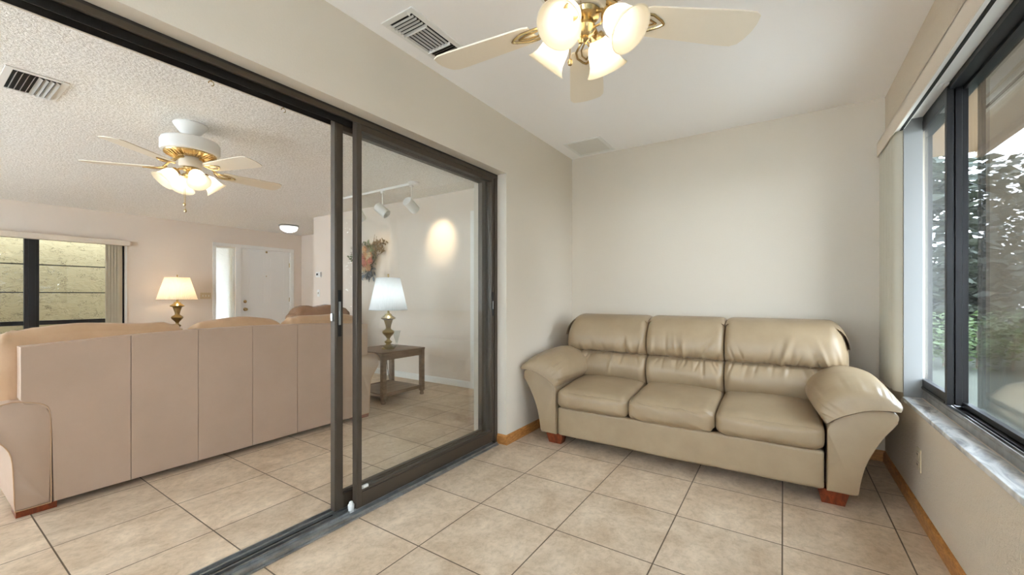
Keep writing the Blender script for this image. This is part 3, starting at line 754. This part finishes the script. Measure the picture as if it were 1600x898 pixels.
# ------------------------------------------------------------------ side table, lamps
def side_table(label, loc):
    t = thing('side_table', label, 'side table', loc)
    hx, hy, h = .285, .300, .54
    MB().box(-hx, hx, -hy, hy, h-.022, h, .006).box(-hx+.03, hx-.03, -hy+.03, hy-.03, h, h+.001).obj('tabletop', M['walnut'], t)
    MB().box(hx-.035, hx-.015, -hy+.05, hy-.05, h-.085, h-.022).box(-hx+.015, -hx+.035, -hy+.05, hy-.05, h-.085, h-.022).box(-hx+.05, hx-.05, hy-.035, hy-.015, h-.085, h-.022).box(-hx+.05, hx-.05, -hy+.015, -hy+.035, h-.085, h-.022).obj('apron', M['walnut'], t)
    for sx in (-1, 1):
        for sy in (-1, 1):
            cx, cy = sx*(hx-.028), sy*(hy-.028)
            MB().box(cx-.024, cx+.024, cy-.024, cy+.024, .045, h-.022, .004).lathe([(0, 0), (.02, 0), (.026, .012), (.018, .03), (.022, .046), (0, .046)], 14, Matrix.Translation((cx, cy, 0))).obj('leg', M['walnut'], t)
    MB().box(-hx+.03, hx-.03, -hy+.03, hy-.03, .088, .102, .002).box(hx-.04, hx-.018, -hy+.05, hy-.05, .075, .112).box(-hx+.018, -hx+.04, -hy+.05, hy-.05, .075, .112).obj('shelf', M['walnut'], t)
    return t
tb = side_table('brown wooden side table with low shelf at the end of the cream sofa', (-3.735, 3.11, 0))
tb2 = copy_tree(tb); tb2.location = (-8.42, 2.62, 0); tb2['label'] = 'brown wooden side table below the warm lamp by the front door'
for o in (tb, tb2): o['group'] = 'matching brown side tables'

BASEP = [(0, 0), (.072, 0), (.074, .012), (.055, .022), (.058, .034), (.030, .050), (.024, .062), (.040, .078), (.042, .090), (.020, .108), (.016, .125), (.030, .150), (.058, .185), (.066, .205), (.060, .222), (.034, .240), (.026, .255), (.030, .285), (.046, .345), (.050, .358), (.078, .372), (.080, .380), (.060, .398), (.040, .412), (.034, .430), (.014, .440), (.010, .475), (0, .475)]
def table_lamp(label, loc, sc, rb, rt, z0, z1, shade_m, bulb_m, base_m, cordpts=None, flip=None):
    t = thing('table_lamp', label, 'table lamp', loc, 'brass table lamps')
    MB().lathe([(r*sc*1.12, z*sc) for r, z in BASEP], 32).obj('lamp_base', base_m, t)
    n = 60
    def fn(u, v):
        a = 2*PI*u; r = rb+(rt-rb)*v; r *= 1+.012*math.cos(n*a/1.0)
        return Vector((r*math.cos(a), r*math.sin(a), z0+(z1-z0)*v))
    m_ = MB(); m_.grid(fn, 360, 2, True); sh = m_.obj('lamp_shade', shade_m, t, ang=80)
    for r, z in ((rb, z0), (rt, z1)): MB().tube([(r*1.012*math.cos(2*PI*k/48), r*1.012*math.sin(2*PI*k/48), z) for k in range(49)], .004, 6).obj('shade_trim', shade_m, sh)
    zb = .475*sc
    MB().cyl((0, 0, zb-.01), (0, 0, z1+.012), .003, 8).cyl((-rt, 0, z1-.012), (rt, 0, z1-.012), .002, 6).lathe([(0, 0), (.010, 0), (.006, .010), (.012, .022), (.009, .034), (0, .040)], 14, Matrix.Translation((0, 0, z1+.01))).obj('finial', M['brass'], t)
    MB().ball((.012, 0, (z0+z1)/2-.02), .032, (1, 1, 1.3)).obj('bulb', bulb_m, t)
    if cordpts:
        m_ = MB(); m_.tube([tuple(p) for p in catmull(cordpts, 6)], .0035, 6); m_.obj('cord', M['black_cord'], t)
    return t
LX, LY, LZ = -3.68, 3.07, .541
table_lamp('brass urn lamp with cool white pleated shade on the side table behind the glass door', (LX, LY, LZ), .90, .205, .128, .435, .785, M['shade_cool'], CB2, M['antique'],
           [(0.03, .05, .006), (-.05, .12, .006), (-.16, .22, .005), (-.3, .26, .004), (-.36, .27, -.05), (-.36, .29, -.30), (-.30, .30, -.50), (-.20, .34, -.535), (-.1, .5, -.535)])
table_lamp('brass urn lamp with glowing warm shade by the front door', (-8.40, 2.638, .541), 1.12, .268, .165, .53, .89, M['shade_warm'], LB, M['antique'])

bo = MB(); bo.lathe([(0, .004), (.03, .004), (.034, 0), (.03, .004), (.045, .016), (.062, .035), (.070, .050), (.066, .050), (.058, .036), (.042, .02), (0, .010)], 24, flute=.05, nf=8, cap=False)
o = bo.obj('glass_dish', M['crystal']); o.location = (-3.56, 2.99, .5415); tag(o, 'small cut-glass dish in front of the brass lamp on the side table', 'dish')
bo = MB(); bo.lathe([(0, 0), (.034, 0), (.036, .006), (.012, .022), (.016, .06), (.03, .11), (.038, .16), (.048, .185), (.045, .185), (.034, .158), (.026, .11), (.010, .06), (0, .05)], 24, flute=.03, nf=10, cap=False)
o = bo.obj('glass_vase', M['crystal']); o.location = (-3.74, 3.24, .5415); tag(o, 'clear fluted glass vase standing behind the brass lamp', 'vase')

# ------------------------------------------------------------------ ceiling fans
def ceiling_fan(label, loc, a0, ashade, chains, bulb_m, drop=0):
    t = thing('ceiling_fan', label, 'ceiling fan', loc, 'white ceiling fans with tulip lights')
    MB().lathe([(0, 0), (.107, 0), (.109, -.006), (.104, -.016), (.072, -.060), (.046, -.088), (.03, -.096), (0, -.096)], 32).obj('canopy', M['white'], t)
    MB().cyl((0, 0, -.09), (0, 0, -.13), .015).obj('downrod', M['white'], t)
    MB().lathe([(0, -.112), (.06, -.112), (.15, -.118), (.178, -.128), (.187, -.145), (.187, -.205), (.180, -.220), (.165, -.226), (0, -.226)], 40).obj('motor_housing', M['white'], t)
    rg = MB(); rg.lathe([(.165, -.226), (.160, -.236), (.12, -.252), (.085, -.258), (0, -.258)], 32)
    for k in range(30):
        a = 2*PI*k/30; rg.tube([(.163*math.cos(a), .163*math.sin(a), -.233), (.125*math.cos(a), .125*math.sin(a), -.254), (.09*math.cos(a), .09*math.sin(a), -.262)], .0035, 5)
    rg.obj('vent_ring', M['brass'], t)
    MB().lathe([(0, -.256), (.070, -.256), (.074, -.266), (.074, -.318), (.066, -.330), (0, -.330)], 28).obj('switch_housing', M['cream'], t)
    for k in range(5):
        a = a0+2*PI*k/5; R = Matrix.Rotation(a, 4, 'Z')
        tilt = Matrix.Translation((0, 0, -.345-drop)) @ Matrix.Rotation(math.radians(-9), 4, 'X')
        pts = [(.205, -.056), (.23, -.066), (.56, -.082), (.615, -.082), (.640, -.068), (.650, -.035), (.655, 0), (.650, .035), (.640, .068), (.615, .082), (.56, .082), (.23, .066), (.205, .056)]
        m_ = MB(); m_.prism(pts, -.003, .003, 'z', .001, 1)
        bmesh.ops.transform(m_.b, matrix=R @ tilt, verts=m_.b.verts[:])
        bl = m_.obj('blade', M['blade'], t)
        ir = MB(); ir.tube([(.085, 0, .075), (.12, 0, .06), (.15, 0, .03), (.175, 0, .006)], [.010, .009, .008, .008], 8)
        for sy in (-1, 1):
            ir.tube([(.15, 0, .012), (.17, sy*.022, .002), (.20, sy*.040, -.006), (.245, sy*.036, -.006), (.285, sy*.014, -.006), (.30, 0, -.006)], .005, 6)
            ir.tube([(.165, 0, .008), (.195, sy*.018, -.005), (.235, sy*.016, -.006), (.27, 0, -.006)], .0035, 6)
        bmesh.ops.transform(ir.b, matrix=R @ tilt, verts=ir.b.verts[:])
        ir.obj('blade_iron', M['brass'], bl)
    kb = MB(); kb.lathe([(0, -.330), (.05, -.330), (.056, -.338), (.050, -.352), (.03, -.362), (.034, -.372), (.040, -.392), (.028, -.412), (.012, -.420), (.014, -.430), (0, -.440)], 24)
    sh_tf = []
    for k in range(4):
        a = ashade+PI/2*k; ca, sa = math.cos(a), math.sin(a)
        kb.tube([(.035*ca, .035*sa, -.345), (.065*ca, .065*sa, -.352), (.085*ca, .085*sa, -.366), (.094*ca, .094*sa, -.376)], .008, 8)
        kb.tube([(.03*ca, .03*sa, -.40), (.06*ca, .06*sa, -.398), (.075*ca, .075*sa, -.38)], .004, 6)
        ax = Vector((ca*math.cos(math.radians(48)), sa*math.cos(math.radians(48)), -math.sin(math.radians(48))))
        q = Vector((0, 0, 1)).rotation_difference(ax).to_matrix().to_4x4()
        sh_tf.append(Matrix.Translation((.088*ca, .088*sa, -.372)) @ q)
        kb.lathe([(0, -.008), (.022, -.008), (.028, 0), (.030, .012), (.027, .016), (0, .016)], 18, sh_tf[-1])
    kb.obj('light_fitter', M['brass'], t)
    for tf in sh_tf:
        m_ = MB(); m_.lathe([(.026, .008), (.032, .018), (.045, .036), (.052, .056), (.054, .074), (.058, .095), (.067, .114), (.077, .126), (.079, .128), (.075, .127), (.065, .113)], 32, tf, cap=False)
        s_ = m_.obj('lamp_shade', M['frost'], t)
        m_ = MB(); m_.lathe([(0, .016), (.013, .016), (.014, .03), (.021, .048), (.027, .066), (.027, .078), (.020, .092), (0, .099)], 18, tf); m_.obj('bulb', bulb_m, s_)
    for (cx, cy, zt, zb) in chains:
        m_ = MB(); m_.cyl((cx, cy, zt), (cx, cy, zb), .0018, 6); m_.lathe([(0, -.026), (.007, -.022), (.010, -.012), (.007, -.003), (0, .002)], 12, Matrix.Translation((cx, cy, zb)))
        m_.obj('pull_chain', M['brass'], t)
    return t
f1 = ceiling_fan('white ceiling fan on the smooth sunroom ceiling, cut by the top of the picture', (-.598, 1.385, ZC), math.radians(112.5), math.radians(84), [(-.045, -.03, -.33, -.50), (.01, -.06, -.33, -.455)], WB)
f2 = ceiling_fan('white ceiling fan on the popcorn ceiling of the living room', (-3.792, 1.274, ZL), math.radians(87.4), math.radians(88), [(.03, -.05, -.33, -.61), (-.01, -.03, -.33, -.65)], WB2)

# ------------------------------------------------------------------ vents
def vent_frame(t, x0, x1, y0, y1, z, b=.03):
    v = MB()
    v.hexa([(x0, y0, z), (x1, y0, z), (x1, y0+b, z-.007), (x0, y0+b, z-.007)], [(x0, y0, z), (x1, y0, z), (x1, y0+b, z), (x0, y0+b, z)]) if False else None
    for a in ((x0, x1, y0, y0+b), (x0, x1, y1-b, y1), (x0, x0+b, y0+b, y1-b), (x1-b, x1, y0+b, y1-b)): v.box(a[0], a[1], a[2], a[3], z-.007, z-.0005, .002)
    v.obj('frame', M['white'], t, world=True)
    MB().box(x0+b, x1-b, y0+b, y1-b, z-.002, z-.0006).obj('duct', M['slot'], t, world=True)
def slat(mb, p0, p1, w, tilt, z, axis):
    c, s = math.cos(tilt)*w/2, math.sin(tilt)*w/2
    if axis == 'x': mb._add([(p0[0], p0[1]-c, z-s), (p1[0], p1[1]-c, z-s), (p1[0], p1[1]+c, z+s), (p0[0], p0[1]+c, z+s)], [(0, 1, 2, 3)])
    else: mb._add([(p0[0]-c, p0[1], z-s), (p1[0]-c, p1[1], z-s), (p1[0]+c, p1[1], z+s), (p0[0]+c, p0[1], z+s)], [(0, 1, 2, 3)])
    return mb
def slats(t, items):
    for it in items:
        m_ = slat(MB(), *it); bmesh.ops.solidify(m_.b, geom=m_.b.faces[:], thickness=.0012); m_.obj('slat', M['white'], t, world=True)
x0, x1, y0, y1 = -1.668, -1.452, 1.345, 1.745
v1 = thing('ceiling_vent', 'white three-way louvred vent beside the sunroom fan blade', 'ceiling vent', ((x0+x1)/2, (y0+y1)/2, ZC))
vent_frame(v1, x0, x1, y0, y1, ZC)
its = []; zz = ZC-.012
for k in range(5): its.append(((x0+.03, y0+.042+k*.020, 0), (x1-.03, y0+.042+k*.020, 0), .010, math.radians(-60), zz, 'x'))
for k in range(7): its.append(((x0+.040+k*.0225, y0+.135, 0), (x0+.040+k*.0225, y1-.105, 0), .010, math.radians(60), zz, 'y'))
for k in range(4): its.append(((x0+.03, y1-.09+k*.018, 0), (x1-.03, y1-.09+k*.018, 0), .012, math.radians(45), zz, 'x'))
slats(v1, its)
for a_ in (y0+.126, y1-.104): MB().box(x0+.03, x1-.03, a_, a_+.006, ZC-.02, ZC-.004).obj('divider', M['white'], v1, world=True)
MB().box(x1-.045, x1-.040, y0+.012, y0+.03, ZC-.016, ZC-.007).obj('damper_lever', M['white'], v1, world=True)
x0, x1, y0, y1 = -1.645, -1.300, 3.318, 3.685
v2 = thing('ceiling_vent', 'flat white perforated return vent in the ceiling corner above the sofa', 'ceiling vent', ((x0+x1)/2, (y0+y1)/2, ZC))
vent_frame(v2, x0, x1, y0, y1, ZC, .028)
m_ = MB(); m_.box(x0+.03, x1-.03, y0+.03, y1-.03, ZC-.0045, ZC-.0022)
pm, nt, b_ = newmat('perforated_white'); tc = N(nt, 'ShaderNodeTexCoord'); vo = N(nt, 'ShaderNodeTexVoronoi', Scale=160.0); vo.inputs['Randomness'].default_value = 0
rp = N(nt, 'ShaderNodeValToRGB'); rp.color_ramp.elements[0].position = .28; rp.color_ramp.elements[0].color = sr(120, 116, 108); rp.color_ramp.elements[1].position = .36; rp.color_ramp.elements[1].color = sr(226, 222, 214)
nt.links.new(tc.outputs['Object'], vo.inputs['Vector']); nt.links.new(vo.outputs['Distance'], rp.inputs[0]); nt.links.new(rp.outputs[0], b_.inputs['Base Color'])
m_.obj('perforated_plate', pm, v2, world=True)
x0, x1, y0, y1 = -4.095, -3.672, .362, .618
v3 = thing('ceiling_vent', 'white louvred vent in the popcorn ceiling at the left picture edge', 'ceiling vent', ((x0+x1)/2, (y0+y1)/2, ZL))
vent_frame(v3, x0, x1, y0, y1, ZL, .032)
its = []
for k in range(8): its.append(((x0+.032, y0+.046+k*.0235, 0), (x1-.032, y0+.046+k*.0235, 0), .020, math.radians(60 if k < 4 else -32), ZL-.013, 'x'))
slats(v3, its)

# ------------------------------------------------------------------ flush light and track light
fl = thing('ceiling_light', 'glowing flush dome light on the foyer ceiling before the front door', 'ceiling light', (-7.68, 4.10, ZL))
MB().lathe([(0, 0), (.165, 0), (.17, -.012), (.160, -.030), (.145, -.034), (0, -.034)], 32).obj('rim', M['chrome'], fl)
MB().lathe([(.150, -.030), (.147, -.05), (.13, -.085), (.095, -.112), (.05, -.126), (0, -.130)], 32, cap=False).obj('dome', M['flush'], fl)
MB().ball((0, 0, -.07), .035).obj('bulb', CB, fl)
TR = thing('track_light', 'white track light with cylinder spots on the ceiling near the wreath wall', 'track light', (-4.1, 3.34, ZL))
MB().box(-4.95, -3.53, 3.322, 3.358, ZL-.028, ZL-.0005, .003).obj('track', M['white'], TR, world=True)
MB().lathe([(0, -.0005), (.065, -.0005), (.065, -.018), (.05, -.03), (0, -.03)], 24, Matrix.Translation((-3.565, 3.34, ZL))).obj('feed_canopy', M['white'], TR, world=True)
heads = [((-3.60, 3.34, 2.235), Vector((-.10, .80, -.42))), ((-4.11, 3.34, 2.235), Vector((.62, .28, -.55))), ((-4.56, 3.34, 2.235), Vector((-.35, .65, -.45)))]
for (p, d_) in heads:
    d_ = d_.normalized(); p = Vector(p)
    st = MB(); st.box(p.x-.02, p.x+.02, 3.325, 3.355, ZL-.05, ZL-.028, .002); st.cyl((p.x, p.y, ZL-.05), tuple(p), .006); st.ball(tuple(p), .013)
    st.obj('stem', M['white'], TR, world=True)
    q = Vector((0, 0, 1)).rotation_difference(d_).to_matrix().to_4x4()
    c = p+Vector((0, 0, -.062))-d_*.01
    hb = MB(); hb.lathe([(0, -.085), (.050, -.085), (.056, -.080), (.057, -.06), (.057, .085), (.053, .085), (.052, .02), (0, .02)], 28, Matrix.Translation(c) @ q)
    hb.obj('spotlight_head', M['white'], TR, world=True)
    if d_.y > .5:
        L_ = bpy.data.lights.new('spot_bulb', 'SPOT'); L_.energy = 13 if p.x > -4 else 4; L_.color = (1, .80, .55); L_.spot_size = math.radians(58); L_.spot_blend = .75; L_.shadow_soft_size = .03
        lo = bpy.data.objects.new('spot_bulb', L_); COL.objects.link(lo); lo.location = c+d_*.09; lo.rotation_euler = d_.to_track_quat('-Z', 'Y').to_euler()

# ------------------------------------------------------------------ wreath
WR = thing('floral_wreath', 'dried floral swag with pink and cream blooms hanging on the living room wall', 'wreath', (-5.12, YT, 1.72))
def petals(mb, c, r, seed):
    rd = random.Random(seed)
    for ring, (nn, tl, rr) in enumerate(((6, .35, 1.0), (5, .75, .8), (4, 1.15, .55))):
        for k in range(nn):
            a = 2*PI*k/nn+ring*.5+rd.random()*.3
            R = Matrix.Translation(c) @ Matrix.Rotation(PI/2, 4, 'X') @ Matrix.Rotation(a, 4, 'Z') @ Matrix.Rotation(-tl, 4, 'Y')
            def fn(u, v):
                w = math.sin(PI*min(.98, v*.8+.12))*.5
                return R @ Vector((r*rr*v, (u-.5)*w*r*1.5, .25*r*((2*u-1)**2)+.2*r*v*v))
            mb.grid(fn, 4, 4)
    mb.ball(c+Vector((0, -r*.25, 0)), r*.28, sub=1)
rd = random.Random(3)
for k in range(30):
    a = rd.uniform(0, 2*PI); q = math.sqrt(rd.random())
    c = Vector((-.02+.21*q*math.cos(a), -.06-rd.random()*.05, -.05+.17*q*math.sin(a)))
    m_ = MB(); petals(m_, c, rd.uniform(.05, .075), k); m_.obj('flower', M[rd.choice(['rose', 'rose', 'peach', 'peach', 'ivory'])], WR)
def leaves(n, m, rng, name, sz, seed):
    rd = random.Random(seed); m_ = MB()
    for _ in range(n):
        x, z = rng(rd); y = -.02-rd.random()*.06
        a = rd.uniform(0, 2*PI); L_ = sz*rd.uniform(.6, 1.3)
        R = Matrix.Translation((x, y, z)) @ Matrix.Rotation(a, 4, 'Y') @ Matrix.Rotation(rd.uniform(-.7, .7), 4, 'X')
        m_.grid(lambda u, v: R @ Vector(((v)*L_, .006*math.sin(PI*u), (u-.5)*L_*.5*math.sin(PI*(v*.9+.05)))), 3, 5)
    m_.obj(name, m, WR)
def ring(rd):
    a = rd.uniform(0, 2*PI); r = rd.uniform(.14, .27); return -.06+r*math.cos(a)*1.2, r*math.sin(a)*.85
leaves(70, M['sage'], ring, 'foliage', .06, 1)
leaves(70, M['twig'], lambda rd: (rd.uniform(.10, .40), rd.uniform(.03, .20)), 'dried_spray', .055, 2)
leaves(44, M['slate'], lambda rd: (rd.uniform(-.2, .14), rd.uniform(-.34, -.18)), 'ribbon_bow', .075, 4)
m_ = MB()
for k in range(14):
    a = rd.uniform(-.2, .9) if k < 8 else rd.uniform(2.4, 3.5)
    p = Vector((.12*math.cos(a), -.03, .12*math.sin(a))); m_.tube([p, p*1.9+Vector((0, .005, rd.uniform(-.02, .03))), p*2.9+Vector((0, 0, rd.uniform(-.04, .05)))], .003, 5)
m_.tube([(-.06+.19*1.15*math.cos(2*PI*k/40), -.012, .19*.8*math.sin(2*PI*k/40)) for k in range(41)], .008, 8)
m_.obj('twig_ring', M['twig'], WR)

for y_, lab in ((.763, 'tiny dark hook under the sliding door header, nearer the ceiling vent'), (1.069, 'tiny dark hook under the sliding door header, nearer the sliding glass panel')):
    m_ = MB(); m_.cyl((0, 0, -.0008), (0, 0, -.010), .0025, 8); m_.tube([(0, .010*math.sin(a), -.018-.010*math.cos(a+PI)*-1) for a in [PI*.0+k*.45 for k in range(12)]], .0018, 6)
    o = m_.obj('ceiling_hook', M['antique']); o.location = (-2.052, y_, OZ); tag(o, lab, 'hook')
# ------------------------------------------------------------------ outside
struct('ground_lawn', MB().box(-30, 40, -30, 45, -.4, -.16), M['lawn'], 'lawn outside the big window', 'lawn')
struct('ground_bounce', MB().box(XR+.2, 4.2, -9, 4.6, -.3, -.15).box(-9, XR+.2, -9, Y0-.15, -.3, -.15), mat('concrete', sr(206, 200, 190), .9, var=(3, sr(190, 184, 174), .35, .7)), 'unseen pale concrete patio added to bounce daylight up to the ceilings', 'patio')  # slab added out of view as a reflector for the ceilings
struct('wall_neighbour', MB().box(-10.7, -10.45, -4.2, 4.6, -.16, 3.1), M['stucco'], 'cracked yellow stucco wall outside the living room window', 'wall')
struct('roof_shade', MB().box(-9.85, XF-.15, -4.2, 5.2, 2.35, 2.47).box(-10.45, -10.2, -4.2, 4.6, 2.7, 2.8), M['tan_ext'], 'unseen roof overhangs added to shade the stucco wall', 'eave')  # both overhangs added out of view to cut skylight on the stucco
struct('roof_eave', MB().box(.716, 1.34, -2.5, 4.86, 2.30, 2.42).box(1.30, 1.34, -2.5, 4.86, 2.25, 2.30), M['tan_ext'], 'tan roof overhang outside the big window', 'eave')
def foliage(mb, c, r, n, sz, rd):
    for _ in range(n):
        v = Vector((rd.gauss(0, 1), rd.gauss(0, 1), rd.gauss(0, 1))).normalized()*rd.random()**.4
        p = Vector(c)+Vector((v.x*r[0], v.y*r[1], v.z*r[2]))
        R = Matrix.Translation(p) @ Matrix.Rotation(rd.uniform(0, 6.28), 4, 'Z') @ Matrix.Rotation(rd.uniform(-1.2, 1.2), 4, 'X') @ Matrix.Rotation(rd.uniform(-.6, .6), 4, 'Y')
        s = sz*rd.uniform(.6, 1.4)
        mb._add([R @ Vector(q) for q in ((-s, 0, 0), (0, -s*.45, s*.08), (s, 0, 0), (0, s*.45, s*.08))], [(0, 1, 2, 3)])
rd = random.Random(11)
hb = MB()
for k in range(16): foliage(hb, (1.6+k*.42, 10.6+rd.uniform(-.3, .3), .33+rd.uniform(-.05, .08)), (.5, .6, .55), 330, .05, rd)
hd_ = thing('hedge', 'low green hedge across the lawn outside the big window', 'hedge', (4.7, 10.6, -.16))
hb.obj('foliage', M['leaf'], hd_, world=True, flat=True)
st = MB()
for k in range(16): st.tube([(1.6+k*.42, 10.6, -.17), (1.62+k*.42, 10.62, .5)], .02, 6)
st.obj('stems', M['bark'], hd_, world=True)
hb = MB(); st = MB()
for k in range(11):
    y_ = 3.2+k*.95; st.tube([(9.8, y_, -.2), (9.8, y_+.05, 2.6)], .04, 6)
    for q_ in range(5): foliage(hb, (9.8+rd.uniform(-.3, .3), y_+rd.uniform(-.2, .2), .5+q_*.95), (.85, .8, .8), 330, .15, rd)
h2 = thing('hedge', 'tall dark hedge added beside the lawn to keep bright sky out of reflections', 'hedge', (9.8, 8, -.16))  # added to block the sky mirrored in the sliding door glass
hb.obj('foliage', M['leaf2'], h2, world=True, flat=True); st.obj('stems', M['bark'], h2, world=True)
trees = [(2.4, 14.4, 2.5, 2.5, 'leaf2', 'dark bushy tree nearest the house wall outside the big window'), (7.6, 18.0, 3.3, 2.9, 'leaf2', 'broad tree with gaps of sky seen through the big window'),
         (14.0, 22, 3.6, 2.8, 'leaf', 'lighter green tree at the right behind the hedge'), (2.0, 22, 3.2, 2.6, 'leaf', 'far tree straight beyond the window edge')]
for (x, y, z, r, lm, lab) in trees:
    t = thing('tree', lab, 'tree', (x, y, -.16))
    tm = MB(); tm.tube([(x, y, -.2), (x+.05, y, 1.2), (x-.05, y+.05, z)], [.16, .12, .05], 8)
    for k in range(7):
        a = k*.9; tm.tube([(x, y, 1.1+.2*k), (x+.6*r*math.cos(a), y+.6*r*math.sin(a), z-.4+.22*k)], [.05, .015], 6)
    tm.obj('trunk', M['bark'], t, world=True)
    cm = MB()
    for k in range(34): foliage(cm, (x+rd.uniform(-.7, .7)*r, y+rd.uniform(-.7, .7)*r, z+rd.uniform(-.95, .6)*r), (r*.42, r*.42, r*.36), 400, .15, rd)
    cm.obj('crown', M[lm], t, world=True, flat=True)

# ------------------------------------------------------------------ sky light
w = bpy.data.worlds.new('sky'); S.world = w; w.use_nodes = True
nt = w.node_tree; bg = nt.nodes['Background']
tc = N(nt, 'ShaderNodeTexCoord'); sp = N(nt, 'ShaderNodeSeparateXYZ'); r = N(nt, 'ShaderNodeValToRGB')
e = r.color_ramp.elements; e[0].position = 0; e[0].color = (.84, .91, 1, 1); e[1].position = .8; e[1].color = (.66, .82, 1, 1)
nt.links.new(tc.outputs['Generated'], sp.inputs[0]); nt.links.new(sp.outputs[2], r.inputs[0]); nt.links.new(r.outputs[0], bg.inputs[0])
bg.inputs[1].default_value = 9.5

# ------------------------------------------------------------------ render look
vs = S.view_settings
S.display_settings.display_device = 'sRGB'
vs.view_transform = 'Standard'; vs.look = 'None'; vs.gamma = 1; vs.use_curve_mapping = False; vs.exposure = 1.07
cy = S.cycles
cy.use_denoising = True
try: cy.denoiser = 'OPENIMAGEDENOISE'
except Exception: pass
cy.max_bounces = 12; cy.diffuse_bounces = 7; cy.glossy_bounces = 5; cy.transmission_bounces = 6; cy.transparent_max_bounces = 24
cy.sample_clamp_indirect = 8; cy.caustics_reflective = False; cy.caustics_refractive = False
